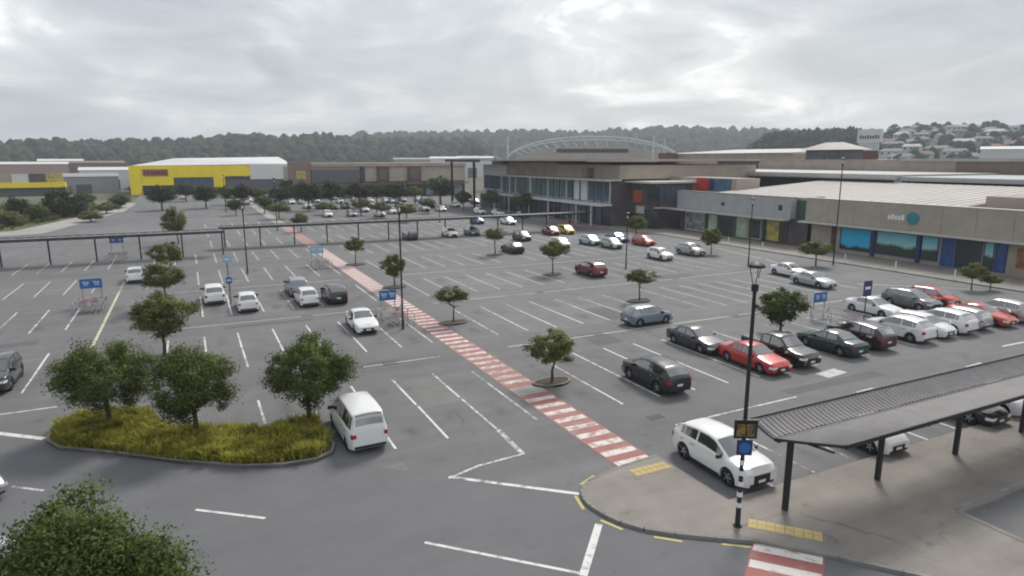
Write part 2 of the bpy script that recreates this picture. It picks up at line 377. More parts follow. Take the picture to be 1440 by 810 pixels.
rk(12.15, 17.62, 10.06, 15.37, .27); rk(6.2, 19.3, 10.02, 15.55, .13); rk(-.76, 25.08, 1.5, 23.31, .13); rk(-9.2, 36.95, -7.0, 35.15, .3); rk(-12.5, 40.2, -9.2, 36.97, .3)
rk(-7.3, 30.25, -6.1, 29.3, .13); rk(-13, 36, -11, 33.9, .13)
# repair patches, drain grates and tyre worn strips in the lot
prng = random.Random(77)
for X, Y, w, l, m_ in [(8.6, 39.4, 5.5, 1.1, 'patch_asphalt'), (26, 38.2, 2.2, 3.0, 'patch_asphalt'), (33, 24.2, 8, .8, 'patch_asphalt'), (44, 39.0, 9, 1.0, 'patch_asphalt'), (-2.5, 55.0, 3.5, 1.4, 'patch_asphalt'), (11.5, 33.4, 2.2, 4.6, 'patch_pale'), (23.6, 55.4, 6, 1.2, 'patch_pale'), (6.1, 24.6, 2.4, 1.6, 'patch_pale'), (28, 62, 2.4, 4.4, 'patch_pale'), (31, 44.6, 2.3, 4.2, 'patch_asphalt'), (48, 56, 5, 2, 'patch_asphalt'), (-14, 55, 7, 1.2, 'patch_asphalt'), (4.9, 53.5, 6.5, .8, 'patch_asphalt')]:
    sheet('asphalt_patch', [(X - w / 2, Y - l / 2), (X + w / 2, Y - l / 2 + prng.uniform(-.1, .1)), (X + w / 2, Y + l / 2), (X - w / 2, Y + l / 2 + prng.uniform(-.1, .1))], .0022, m_, lot)
for X, Y in ((10.6, 39.2), (26.5, 39.2), (40, 39.2), (8, 54.8), (30, 54.8), (47, 54.8), (20.2, 24.6), (-1.0, 39.2)):
    mb = MB()
    for k in range(7): mb.box(X - .36 + .11 * k, X - .31 + .11 * k, Y - .26, Y + .26, .003, .012)
    mb.box(X - .40, X - .37, Y - .3, Y + .3, .003, .013); mb.box(X + .40, X + .43, Y - .3, Y + .3, .003, .013); mb.build('drain_grate', 'dark_metal', lot)
# broken yellow lines round the kerb nose
nose = [(14.0, 20.75), (13.1, 20.35), (12.45, 19.7), (12.2, 18.7), (12.35, 17.8), (12.7, 16.95), (13.4, 16.1), (14.1, 15.45), (15.0, 14.8)]
for i in (0, 2, 4, 6): rk(nose[i][0], nose[i][1], nose[i + 1][0], nose[i + 1][1], .12, m='yellow_paint', z=.014)
mark('kerb_line', road, 15.2, 14.75, 16.1, 14.05, .1, m='yellow_paint')

# --- red and white pedestrian walkway and the zebra crossing
walk = struct(sheet('walkway', [(15.33, 20.9), (17.2, 20.9), (17.2, 31.3), (18, 31.3), (18, 31.6), (17.2, 31.6), (17.2, 54.0), (15.33, 54.0)], 0.007, 'red_surface'))
struct(sheet('walkway', [(15.33, 54.01), (17.2, 54.01), (17.2, 132), (15.33, 132)], 0.007, 'red_faded')); struct(sheet('walkway', [(15.33, 132.01), (17.2, 132.01), (17.2, 224), (15.33, 224)], 0.007, 'pale_path'))
me = bpy.data.meshes.new('stripe'); me.from_pydata([(-.86, -.24, 0), (.86, -.24, 0), (.86, .24, 0), (-.86, .24, 0)], [], [(0, 1, 2, 3)]); me.materials.append(MATS['stripe_paint'])
y = 21.15
while y < 101:
    if not (30.1 < y < 31.9): add('stripe', me, walk, (16.26, y, .012), R(random.uniform(-.6, .6)))
    y += 1.035
sheet('crossing_pad', [(15.36, 30.3), (17.17, 30.3), (17.17, 31.6), (15.36, 31.6)], .011, 'pale_path', walk)
u = Vector((-.80, -.60)).normalized(); c0 = Vector((17.25, 13.75)); v = Vector((1.48, -1.66)).normalized()
def cr_(a, b): p = c0 + u * a + v * b; return (p.x, p.y)
cross = struct(sheet('zebra_crossing', [cr_(0, -1.12), cr_(0, 1.12), cr_(9.5, 1.12), cr_(9.5, -1.12)], .126 * 0 + .010, 'red_surface'))
for i in range(9): sheet('stripe', [cr_(.42 + i, -1.06), cr_(.42 + i, 1.06), cr_(.86 + i, 1.06), cr_(.86 + i, -1.06)], .015, 'stripe_paint', cross)
# yellow tactile paving pads, one tile at a time
def tactile(p0, du, dv, nu, nv, z, label):
    t = struct(add('tactile_pad', None, None, (p0[0], p0[1], z)))
    ang = math.atan2(du[1], du[0]); mb = MB().box(.012, .288, .012, .288, 0, .012)
    for a in range(3):
        for b in range(3): mb.lathe([(.03, .012), (.022, .020), (0.001, .021)], 6, .07 + .08 * a, .07 + .08 * b)
    m_ = mb.mesh('tile', ['tactile_yellow'])
    for i in range(nu):
        for j in range(nv): add('tile', m_, t, (du[0] * .3 * i + dv[0] * .3 * j, du[1] * .3 * i + dv[1] * .3 * j, 0), ang)
tactile((16.62, 14.98), (.67, -.745), (.745, .67), 8, 2, .121, '')
tactile((15.42, 19.72), (1, 0), (0, 1), 6, 2, .121, '')

# --- planted island beside the road
isl = [(-6.85, 34.6), (-6.2, 33.4), (-3.93, 31.7), (-1.39, 29.55), (1.03, 27.85), (2.66, 27.2), (4.0, 27.1), (4.75, 27.5), (5.02, 28.3), (4.95, 31.9), (2.45, 31.6), (.1, 32.4), (-2.2, 34.0), (-2.4, 36.3), (-4.8, 37.2), (-6.4, 37.0), (-6.9, 36.0)]
bed = struct(MB().prism(isl, -.01, .14).build('planting_bed', 'mulch'))
struct(kerb_strip('kerb', isl, .14, .16, closed=True))

def in_poly(x, y, poly):
    c = False; n = len(poly)
    for i in range(n):
        x0, y0 = poly[i]; x1, y1 = poly[(i + 1) % n]
        if (y0 > y) != (y1 > y) and x < (x1 - x0) * (y - y0) / (y1 - y0) + x0: c = not c
    return c
def tufts(name, pts, hmin, hmax, nb, m, z0=.14, wid=.035, spread=.55):
    rng = np.random.default_rng(5); V = []; Fc = []
    for (x, y) in pts:
        h0 = rng.uniform(hmin, hmax)
        for b in range(nb):
            a = rng.uniform(0, 6.283); l = rng.uniform(.1, 1) ** .7 * spread * h0; h = h0 * rng.uniform(.55, 1.05)
            bx, by = x + rng.normal(0, .09), y + rng.normal(0, .09); dx, dy = math.cos(a), math.sin(a); px_, py_ = -dy * wid, dx * wid; i = len(V)
            V += [(bx - px_, by - py_, z0 - .02), (bx + px_, by + py_, z0 - .02), (bx + dx * l * .45 + px_, by + dy * l * .45 + py_, z0 + h * .7), (bx + dx * l * .45 - px_, by + dy * l * .45 - py_, z0 + h * .7), (bx + dx * l, by + dy * l, z0 + h * .93)]
            Fc += [(i, i + 1, i + 2, i + 3), (i + 3, i + 2, i + 4)]
    me = bpy.data.meshes.new(name); me.from_pydata(V, [], Fc); me.materials.append(MATS[m]); me.update() ; return add(name, me)
pts = []
while len(pts) < 900:
    x, y = random.uniform(-6.7, 4.9), random.uniform(27.3, 37.1)
    if in_poly(x, y, isl) and all(math.hypot(x - a, y - b) > .14 for a, b in pts[-60:]):
        # keep tufts off the kerb
        if all(in_poly(x + .28 * math.cos(t), y + .28 * math.sin(t), isl) for t in (0, 1.57, 3.14, 4.71)): pts.append((x, y))
t_ = struct(tufts('ornamental_grass', pts, .2, .62, 64, 'tuft', wid=.018, spread=.95), 'stuff')
t_['label'] = 'yellow green tufted grass filling the kerbed bed under three trees'

# ================================================================== HILLS (distances from size and from what stands in front of them)
def crest_fn(tab): return lambda px: lerp_tab(tab, px)
def make_hill(name, p0, p1, D0, D1, crest, tree_h, step=12, fall=1.5, amp=2.5, m='hill_ground'):
    cols = []; Ds = [D0 + (D1 - D0) * k / 10 for k in range(11)] + [D1 * 1.12, D1 * fall]
    px = p0; mb = MB(); nr = len(Ds)
    def zat(px, D):
        zc_ = top_at(px, crest(px), D1) - tree_h
        edge = min(1, max(0, (px - p0) / 90), max(0, (p1 - px) / 90)); edge = edge * edge * (3 - 2 * edge)
        t = min(1, max(0, (D - D0) / (D1 - D0))); s = t * t * (3 - 2 * t) * .55 + t * .45
        if D > D1: s = max(0, 1 - (D - D1) / (D1 * (fall - 1)))
        n_ = mnoise.noise(Vector((px * .012, D * .012, 3.3))) * amp * (1 if D <= D1 * .95 else .4)
        return max(-.5, (zc_ * s + n_ * s) * edge - .4)
    while px <= p1:
        d = hz_dir(px)
        for D in Ds: mb.v.append((d.x * D, d.y * D, zat(px, D)))
        cols.append(px); px += step
    for i in range(len(cols) - 1):
        for k in range(nr - 1): mb.f.append((i * nr + k, (i + 1) * nr + k, (i + 1) * nr + k + 1, i * nr + k + 1)); mb.m.append(0)
    struct(mb.build(name, m, None, 60)); return zat
ICO = None
def ico():
    global ICO
    if ICO is None:
        import bmesh
        bm = bmesh.new(); bmesh.ops.create_icosphere(bm, subdivisions=2, radius=1); ICO = (np.array([v.co[:] for v in bm.verts]), [tuple(v.index for v in f.verts) for f in bm.faces]); bm.free()
    return ICO
def forest(name, places, rmin, rmax, m, label, seed, tall=1.15):
    V0, F0 = ico(); rng = np.random.default_rng(seed); n = len(places); nv = len(V0)
    allv = np.empty((n, nv, 3), np.float32)
    for i, (x, y, z) in enumerate(places):
        r = rng.uniform(rmin, rmax); j = 1 + rng.normal(0, .12, nv)[:, None]
        allv[i] = V0 * j * np.array([r, r, r * tall * rng.uniform(.8, 1.35)]) + np.array([x, y, z + r * .65])
    Fa = (np.array(F0)[None] + (np.arange(n) * nv)[:, None, None]).reshape(-1)
    me = bpy.data.meshes.new(name); me.vertices.add(n * nv); me.vertices.foreach_set('co', allv.ravel()); nf = n * len(F0)
    me.loops.add(nf * 3); me.loops.foreach_set('vertex_index', Fa.astype(np.int32)); me.polygons.add(nf)
    me.polygons.foreach_set('loop_start', np.arange(0, nf * 3, 3, dtype=np.int32)); me.polygons.foreach_set('loop_total', np.full(nf, 3, np.int32)); me.polygons.foreach_set('use_smooth', [True] * nf); me.update(calc_edges=True); me.materials.append(MATS[m])
    o = struct(add(name, me), 'stuff'); o['label'] = label; return o
def scatter(zat, p0, p1, D0, D1, n, seed):
    rng = random.Random(seed); out_ = []
    for _ in range(n):
        px = rng.uniform(p0, p1); D = D0 + (D1 - D0) * rng.random() ** .75; d = hz_dir(px); out_.append((d.x * D, d.y * D, zat(px, D)))
    return out_
zl = make_hill('hills', -620, 760, 620, 930, crest_fn([(-620, 207), (0, 200), (70, 197), (120, 199), (220, 197), (290, 193), (345, 188), (400, 191), (445, 189), (500, 193), (560, 193), (660, 196), (760, 210)]), 11)
forest('distant_forest', scatter(zl, -600, 690, 640, 940, 2600, 1) + [(hz_dir(p).x * 932, hz_dir(p).y * 932, zl(p, 930)) for p in np.arange(-580, 690, 4.5)], 2.4, 7.4, 'forest', 'dark wooded ridge behind the yellow store', 1)
zf_ = make_hill('hills', 420, 1320, 950, 1450, crest_fn([(420, 190), (540, 187), (640, 185), (760, 184), (830, 187), (930, 178), (1010, 179), (1100, 182), (1320, 188)]), 15)
forest('distant_forest', scatter(zf_, 500, 1280, 1000, 1455, 1700, 2) + [(hz_dir(p).x * 1452, hz_dir(p).y * 1452, zf_(p, 1450)) for p in np.arange(500, 1290, 4)], 3.5, 10.5, 'forest', 'hazy farthest wooded ridge behind the arched hall', 2)
zp = make_hill('hills', 1000, 1300, 460, 700, crest_fn([(1000, 196), (1080, 184), (1140, 180), (1180, 178), (1240, 182), (1300, 190)]), 11)
forest('pine_wood', scatter(zp, 1050, 1270, 560, 705, 420, 3) + [(hz_dir(p).x * 702, hz_dir(p).y * 702, zp(p, 700)) for p in np.arange(1066, 1250, 4)], 2.4, 4.8, 'pine', 'dark pine wood on the ridge beside the white sign tower', 3, tall=1.7)
zr_ = make_hill('hills', 1170, 2100, 380, 800, crest_fn([(1170, 200), (1230, 182), (1300, 179), (1380, 178), (1440, 180), (1700, 176), (2100, 190)]), 4, fall=1.4)
forest('hillside_trees', scatter(zr_, 1240, 1900, 400, 800, 430, 4), 2.6, 5.2, 'forest', 'scattered dark trees between the houses on the hillside', 4)
# houses on the hillside, each one a thing
for nm, c in (('h_white', (.55, .54, .52)), ('h_tan', (.36, .31, .25)), ('h_grey', (.26, .27, .28)), ('r_grey', (.17, .175, .18)), ('r_red', (.20, .10, .08)), ('r_pale', (.42, .42, .41)), ('r_dark', (.07, .07, .075))): mat(nm, c, .8, var=.12, vscale=.4)
mat('window_dark', (.03, .035, .04), .15)
HM = {}
def house_mesh(v_):
    if v_ in HM: return HM[v_]
    rng = random.Random(50 + v_); w, d_, h = rng.uniform(5, 7.5), rng.uniform(4, 5.5), rng.uniform(3.4, 5.6); rh = rng.uniform(1.6, 2.6)
    wall = MB().box(-w, w, -d_, d_, -4, h).mesh('wall', ['h_white'])
    mb = MB(); a = [(-w - .5, -d_ - .5, h + .02), (w + .5, -d_ - .5, h + .02), (w + .5, d_ + .5, h + .02), (-w - .5, d_ + .5, h + .02), (-w + 1.5, 0, h + rh), (w - 1.5, 0, h + rh)]
    mb.v = a; mb.f = [(0, 1, 5, 4), (2, 3, 4, 5), (3, 0, 4), (1, 2, 5), (0, 3, 2, 1)]; mb.m = [0] * 5
    win = []
    for k in range(3): win.append(MB().box(-w + 1.2 + k * (w * .62), -w + 1.2 + k * (w * .62) + 1.8, -d_ - .06, -d_ + .1, h - 2.0, h - .7).mesh('window', ['window_dark']))
    HM[v_] = (wall, mb.mesh('roof', ['r_grey']), win); return HM[v_]
rng = random.Random(9); placed = []
wn = {'h_white': 'white', 'h_tan': 'tan', 'h_grey': 'grey'}; rn = {'r_grey': 'grey', 'r_red': 'rust red', 'r_pale': 'pale', 'r_dark': 'dark'}
tries = 0
while len(placed) < 72 and tries < 5000:
    tries += 1
    px = rng.uniform(1245, 1560); D = rng.uniform(430, 790); d = hz_dir(px); p = (d.x * D, d.y * D)
    if any(math.hypot(p[0] - a, p[1] - b) < 19 for a, b in placed): continue
    placed.append(p); wm, rm = rng.choice(['h_white', 'h_white', 'h_tan', 'h_grey']), rng.choice(['r_grey', 'r_red', 'r_pale', 'r_dark', 'r_grey'])
    lab = 'small %s house with %s roof on the far hillside' % (wn[wm], rn[rm])
    t = thing('hillside_house', lab, 'house', (p[0], p[1], zr_(px, D) + .3), math.atan2(-d.x, d.y) + R(rng.uniform(-30, 30)), lab.replace('small ', '').replace('house', 'houses'))
    a, b, wi = house_mesh(rng.randrange(6)); o = add('wall', a, t); o.material_slots[0].link = 'OBJECT'; o.material_slots[0].material = MATS[wm]
    o = add('roof', b, t); o.material_slots[0].link = 'OBJECT'; o.material_slots[0].material = MATS[rm]
    for w_ in wi: add('window', w_, t)

# ================================================================== BUILDINGS
def Yat(px, X, py=330): r = ray(px, py); return r.y * X / r.x
def Xat(px, Y): r = ray(px, 250); return r.x * Y / r.y
mat('beige_clad', (.36, .32, .262), .8, var=.10, vscale=.7, blot=.08); mat('grey_clad', (.36, .365, .37), .7, var=.08, vscale=.7); mat('pale_trim', (.48, .47, .43), .7, var=.1, vscale=1)
mat('tan_wall', (.40, .345, .285), .85, var=.10, vscale=.5, blot=.1); mat('brown_wall', (.22, .17, .14), .85, var=.12, vscale=.4); mat('pink_brown', (.37, .30, .26), .85, var=.12, vscale=.3, blot=.1)
mat('white_roof', (.41, .38, .35), .6, var=.08, vscale=.3, blot=.12, blotscale=.05); mat('grey_roof', (.36, .37, .37), .6, var=.1, vscale=.2); mat('dark_wall', (.035, .033, .036), .7, var=.2, vscale=.6); mat('plum_wall', (.085, .068, .075), .7, var=.2, vscale=.5)
mat('shop_glass', (.025, .032, .036), .08, spec=.7); mat('teal_glass', (.10, .155, .155), .12, var=.25, vscale=.35, spec=.7); mat('blue_glass', (.06, .10, .14), .12, var=.3, vscale=.4, spec=.7)
mat('white_panel', (.55, .56, .58), .6, var=.06, vscale=.5); mat('orange_panel', (.42, .09, .03), .6, var=.15, vscale=.8); mat('red_panel', (.50, .035, .03), .5); mat('slate_blue', (.10, .19, .29), .5, col2=(.05, .1, .17), vscale=.5)
mat('yellow_clad', (.90, .70, .006), .6, var=.06, vscale=.2); mat('white_clad', (.66, .66, .66), .6, var=.05, vscale=.1); mat('poster_yellow', (.60, .44, .05), .5, col2=(.25, .22, .12), vscale=1.3); mat('green_frame', (.03, .09, .05), .5); mat('green_print', (.28, .42, .25), .5, col2=(.5, .55, .48), vscale=1.1)
mat('display', (.36, .37, .38), .5, col2=(.12, .12, .16), vscale=1.4); mat('navy_print', (.015, .05, .22), .4, col2=(.02, .09, .3), vscale=.8); mat('teal_logo', (.02, .20, .25), .5); mat('rust', (.14, .045, .04), .8, var=.1, vscale=.5); mat('dark_grey_clad', (.10, .105, .115), .7, var=.1, vscale=.3)
mat('orange_print', (.45, .2, .05), .5, col2=(.2, .08, .05), vscale=1.2)
def poster_mat(name, sky_c, low_c, zsplit):
    m = bpy.data.materials.new(name); m.use_nodes = True; t = m.node_tree; b = t.nodes['Principled BSDF']; b.inputs['Roughness'].default_value = .25
    g = t.nodes.new('ShaderNodeTexCoord'); s_ = t.nodes.new('ShaderNodeSeparateXYZ'); t.links.new(g.outputs['Object'], s_.inputs[0])
    n = t.nodes.new('ShaderNodeTexNoise'); n.inputs['Scale'].default_value = .9; n.inputs['Detail'].default_value = 4; t.links.new(g.outputs['Object'], n.inputs['Vector'])
    a = t.nodes.new('ShaderNodeMath'); a.operation = 'MULTIPLY_ADD'; a.inputs[1].default_value = 1.2; t.links.new(n.outputs['Fac'], a.inputs[0]); t.links.new(s_.outputs[2], a.inputs[2])
    r = t.nodes.new('ShaderNodeValToRGB'); mr = t.nodes.new('ShaderNodeMapRange'); mr.inputs[1].default_value = .6; mr.inputs[2].default_value = 4.6; t.links.new(a.outputs[0], mr.inputs[0]); t.links.new(mr.outputs[0], r.inputs[0])
    el = r.color_ramp.elements; el[0].position = zsplit; el[0].color = (*low_c, 1); el[1].position = zsplit + .10; el[1].color = (*sky_c[0], 1); x_ = el.new(1.0); x_.color = (*sky_c[1], 1)
    t.links.new(r.outputs[0], b.inputs['Base Color']); MATS[name] = m
poster_mat('poster_blue', ((.02, .46, .74), (.015, .38, .68)), (.01, .03, .05), .22); poster_mat('poster_teal', ((.32, .62, .66), (.06, .48, .62)), (.025, .05, .03), .42)
# --- footpath in front of the shops
fp = [(72.6, 20), (80.6, 20), (80.6, 97), (76.2, 97), (76.2, 104.2), (72.2, 104.2), (72.2, 158), (66.5, 158), (66.5, 118), (69.5, 104), (72.6, 90)]
struct(MB().prism(fp, -.01, .12).build('pavement', 'paving'))
struct(kerb_strip('kerb', [(66.5, 158), (66.5, 118), (69.5, 104), (72.6, 90), (72.6, 20)], -.16, .128))
struct(MB().prism([(67.0, 117), (69.6, 104.4), (76, 104.4), (72.0, 112), (72.0, 117)], .10, .124).build('plaza_paving', 'red_surface'))
def facade(parent, X, y0, y1, z0, z1, name, m, proud=.06, frame=None, fm='dark_metal'):
    o = pbox(name, m, parent, X - proud, X + .02, y0, y1, z0, z1)
    if frame:
        w = frame; f_ = MB(); xo = X - proud - .05
        f_.box(xo, X - proud - .002, y0, y0 + w, z0, z1); f_.box(xo, X - proud - .002, y1 - w, y1, z0, z1); f_.box(xo, X - proud - .002, y0 + w, y1 - w, z1 - w, z1); f_.box(xo, X - proud - .002, y0 + w, y1 - w, z0, z0 + w)
        f_.build('frame', fm, o)
    return o
# --- beige shop with blue posters
t = thing('beige_shop', 'beige clad shop with blue window posters and pale sloping roof', 'building', (0, 0, .0), 0, None)
YB0, YB1 = 20.0, 66.4
pbox('wall', 'beige_clad', t, 81.2, 107, YB0, YB1, 0, 4.05)
n = 12; w = (YB1 - YB0) / n
for k in range(n): pbox('fascia_panel', 'beige_clad', t, 80.45, 81.6, YB0 + k * w + .015, YB0 + (k + 1) * w - .015, 4.02, 7.3)
pbox('parapet_cap', 'pale_trim', t, 80.38, 81.7, YB0, YB1, 7.303, 7.38); pbox('ledge', 'pale_trim', t, 79.3, 80.44, YB0, YB1 + .3, 3.80, 4.0); pbox('soffit', 'dark_wall', t, 79.4, 81.19, YB0, YB1, 3.72, 3.798)
pbox('gable_wall', 'dark_wall', t, 81.61, 84, YB1 - .3, YB1 - .02, 4.06, 7.4)
Yp = lambda px: Yat(px, 81.1)
facade(t, 81.2, Yp(1226), Yp(1182), .55, 3.6, 'poster_window', 'poster_blue', .08, .12); facade(t, 81.2, Yp(1291), Yp(1233), .55, 3.6, 'poster_window', 'poster_teal', .08, .12, 'navy'); facade(t, 81.2, Yp(1322), Yp(1297), .55, 3.6, 'poster_window', 'poster_teal', .08, .12, 'navy')
facade(t, 81.2, Yp(1344), Yp(1326), .15, 3.6, 'entrance_panel', 'navy_print', .10); facade(t, 81.2, Yp(1384), Yp(1346), .15, 3.5, 'shop_door', 'shop_glass', .05, .14, 'navy'); facade(t, 81.2, Yp(1402), Yp(1387), .3, 3.6, 'poster_window', 'poster_teal', .08, .1, 'navy'); facade(t, 81.2, Yp(1420), Yp(1404), .3, 3.6, 'poster_window', 'navy_print', .08, .1, 'navy')
facade(t, 81.2, Yp(1450), Yp(1434), 1.0, 3.2, 'poster', 'orange_print', .05)
for px in (1172, 1229, 1294): pbox('pilaster', 'rust' if px == 1172 else 'navy', t, 80.95, 81.19, Yp(px) - .25, Yp(px) + .25, .12, 3.7)
s_ = pbox('shop_sign', 'beige_clad', t, 80.40, 80.449, Yat(1290, 80.4), Yat(1243, 80.4), 4.9, 6.4)
ya, yb = Yat(1270, 80.4), Yat(1246, 80.4)
for k in range(5):
    yy = yb - (yb - ya) * k / 5; pbox('sign_letter', 'sign_white', s_, 80.33, 80.398, yy - (yb - ya) / 5 + .09, yy - .03, 5.25, 5.95 if k in (1, 4) else 5.78)
o = MB().lathe([(0.001, 0), (.78, 0), (.78, .07), (0.001, .07)], 20).build('sign_roundel', 'teal_logo', s_); o.rotation_euler = (0, R(-90), 0); o.location = (80.398, Yat(1281, 80.4), 5.6)
mb = MB(); mb.v = [(81.75, 46, 7.2), (81.75, 86, 7.2), (108, 86, 8.9), (108, 46, 8.9), (81.75, 46, 4), (81.75, 86, 4), (108, 86, 4), (108, 46, 4)]; mb.f = [(0, 3, 2, 1), (0, 1, 5, 4), (2, 3, 7, 6), (0, 4, 7, 3), (1, 2, 6, 5)]; mb.m = [0] * 5
rf = mb.build('roof', 'white_roof', t)
for k in range(27):
    yy = 46.6 + 1.47 * k; g = MB(); g.v = [(81.8, yy, 7.205), (107.9, yy, 8.895), (107.9, yy + .06, 8.895), (81.8, yy + .06, 7.205), (81.8, yy, 7.26), (107.9, yy, 8.95), (107.9, yy + .06, 8.95), (81.8, yy + .06, 7.26)]; g.f = [(4, 5, 6, 7), (0, 1, 5, 4), (3, 7, 6, 2)]; g.m = [0] * 3; g.build('roof_rib', 'white_roof', rf)
pbox('plant_room', 'pink_brown', t, 83, 107.5, 18, 43.9, 4.06, 8.6)
# --- grey shop
t = thing('grey_shop', 'pale grey clad shop with green framed windows and yellow posters', 'building')
YG0, YG1 = Yat(1109, 80.3), Yat(950, 80.3)
pbox('wall', 'plum_wall', t, 81.2, 84, YG0 - 3.2, YG1, 0, 4.0); n = 9; w = (YG1 - YG0) / n
for k in range(n): pbox('fascia_panel', 'grey_clad', t, 80.3, 81.5, YG0 + k * w + .015, YG0 + (k + 1) * w - .015, 4.02, 7.15)
pbox('parapet_cap', 'dark_grey_clad', t, 80.25, 81.6, YG0, YG1, 7.152, 7.24); pbox('ledge', 'pale_trim', t, 78.9, 80.29, YG0, YG1 + 3.5, 3.78, 4.0)
pbox('return_wall', 'green_frame', t, 81.51, 83.5, YG0 - 2.6, YG0 - .02, 4.02, 6.8)
Yp = lambda px: Yat(px, 81.1)
for a, b, m_, nm, fm in ((990, 963, 'display', 'shop_window', 'white_panel'), (1008, 994, 'green_print', 'shop_window', 'green_frame'), (1031, 1010, 'shop_glass', 'shop_door', 'green_frame'), (1050, 1034, 'green_print', 'shop_window', 'pale_trim'), (1070, 1051, 'shop_glass', 'shop_window', 'pale_trim'), (1096, 1076, 'poster_yellow', 'poster_window', 'green_frame'), (1107, 1098, 'shop_glass', 'shop_door', 'rust')):
    facade(t, 81.2, Yp(a), Yp(b), .2, 3.55, nm, m_, .07, .16, fm)
for px in (992, 1033, 1073): pbox('pilaster', 'green_frame', t, 80.9, 81.19, Yp(px) - .22, Yp(px) + .22, .12, 3.75)
pbox('wall_vent', 'dark_metal', t, 80.24, 80.298, Yat(1097, 80.3), Yat(1092, 80.3), 5.2, 6.0); pbox('wall_vent', 'dark_metal', t, 80.24, 80.298, Yat(1016, 80.3), Yat(1012, 80.3), 5.2, 5.7)
# --- sign wall above the grey shop
t = thing('sign_wall', 'tan roof wall carrying a red panel and a blue panel', 'building')
pbox('wall', 'tan_wall', t, 86.5, 92, 86.2, 104, 0, 9.45); 
Yq = lambda px: Yat(px, 86.4)
pbox('red_sign', 'red_panel', t, 86.30, 86.498, Yq(993), Yq(976), 7.15, 9.4); pbox('blue_sign', 'slate_blue', t, 86.30, 86.498, Yq(1023), Yq(1000), 7.15, 9.35); pbox('pale_sign', 'white_panel', t, 86.36, 86.498, Yq(974.5), Yq(955), 7.3, 9.0); pbox('dark_sign', 'navy', t, 86.33, 86.498, Yq(999), Yq(994), 7.15, 9.3)
# --- roof halls behind
t = thing('roof_hall', 'long low hall with grey roof slab above a dark window strip behind the white roof', 'building')
pbox('wall', 'dark_wall', t, 111, 137, 72.2, 142, 0, 9.3); pbox('roof', 'grey_roof', t, 107.5, 138.5, 71.6, 143, 9.31, 10.2); pbox('roof_edge', 'pale_trim', t, 107.3, 107.49, 71.6, 143, 9.5, 10.24)
for k in range(14): pbox('window', 'shop_glass', t, 110.9, 110.998, 72.8 + 4.9 * k, 76.9 + 4.9 * k, 8.2, 9.1)
t = thing('roof_hall', 'long low hall with dark strip windows behind the pink brown plant room', 'building')
pbox('wall', 'dark_wall', t, 111, 137, 10, 70.9, 0, 9.2); pbox('roof', 'grey_roof', t, 108.6, 138.5, 10, 71.3, 9.21, 9.9); pbox('end_pier', 'white_panel', t, 108.2, 110.5, 70.95, 72.1, 0, 9.18)
for k in range(12): pbox('window', 'shop_glass', t, 110.9, 110.998, 11 + 4.9 * k, 15.2 + 4.9 * k, 8.0, 9.0)
t = thing('upper_hall', 'brown walled upper hall with pale roof edge behind the low halls', 'building')
for k in range(10): pbox('wall_panel', 'brown_wall' if k < 5 else 'tan_wall', t, 140, 150, 30 + 10.1 * k + .02, 30 + 10.1 * (k + 1) - .02, 0, 12.35)
pbox('roof', 'white_roof', t, 139.6, 190, 30, 92, 12.36, 12.95); pbox('roof', 'pink_brown', t, 139.9, 190, 92.02, 131, 12.36, 12.7)
t = thing('louvre_screen', 'dark louvred plant screen on the mall roof', 'screen')
for k in range(14): pbox('louvre', 'dark_wall', t, 139, 139.3, 131.5 + 1.1 * k, 132.2 + 1.1 * k, 0, 12.6)
pbox('rail', 'dark_metal', t, 139.31, 139.6, 131.3, 147, 12.0, 12.5)
t = thing('back_hall', 'pink tan hall with pale sloping roof farthest behind the mall', 'building')
pbox('wall', 'pink_brown', t, 202, 245, 175, 246, 0, 15.0); mb = MB(); mb.v = [(201.5, 174.8, 15.02), (201.5, 246.2, 15.02), (246, 246.2, 17.2), (246, 174.8, 17.2), (201.5, 174.8, 15.3), (201.5, 246.2, 15.3), (246, 246.2, 17.5), (246, 174.8, 17.5)]; mb.f = [(4, 7, 6, 5), (0, 4, 5, 1), (0, 3, 7, 4), (1, 5, 6, 2)]; mb.m = [0] * 4; mb.build('roof', 'white_roof', t); pbox('plant_box', 'rust', t, 197, 201.4, 238, 246, 0, 15.6)
t = thing('gabled_hall', 'small hall with pale hipped roof beside the white sign tower', 'building')
pbox('wall', 'dark_grey_clad', t, 176, 182, Yat(1196, 176, 206), Yat(1134, 176, 206), 0, 15.6); mb = MB(); ya, yb = Yat(1204, 176, 206) - .5, Yat(1130, 176, 206) + .5; ym = (ya + yb) / 2; mb.v = [(174.5, ya, 15.62), (183, ya, 15.62), (183, yb, 15.62), (174.5, yb, 15.62), (178.5, ym - 3, 17.9), (178.5, ym + 3, 17.9)]; mb.f = [(0, 1, 4), (1, 2, 5, 4), (2, 3, 5), (3, 0, 4, 5), (0, 3, 2, 1)]; mb.m = [0] * 5; mb.build('roof', 'white_roof', t)
for k in range(3): pbox('window', 'shop_glass', t, 175.9, 175.998, ya + 2 + 4.3 * k, ya + 4.6 + 4.3 * k, 13, 15)
# white sign tower
Xs = 205; y0, y1 = Yat(1238, Xs, 200), Yat(1205, Xs, 200)
t = thing('sign_tower', 'tall white sign tower with dark lettering and red base behind the mall', 'sign')
pbox('panel', 'white_clad', t, Xs, Xs + 1, y0, y1, 18.2, 22.6); pbox('panel', 'white_panel', t, Xs + .05, Xs + .95, y0 + .9, y1 - .7, 15.6, 18.18); pbox('base', 'rust', t, Xs + .1, Xs + .9, y0 + 1.2, y1 - .8, 0, 15.58)
for k in range(8): pbox('sign_letter', 'dark_grey_clad', t, Xs - .06, Xs - .002, y1 - .9 - k * .92 - .62, y1 - .9 - k * .92, 19.5, 20.5 + .25 * (k % 3 == 0))
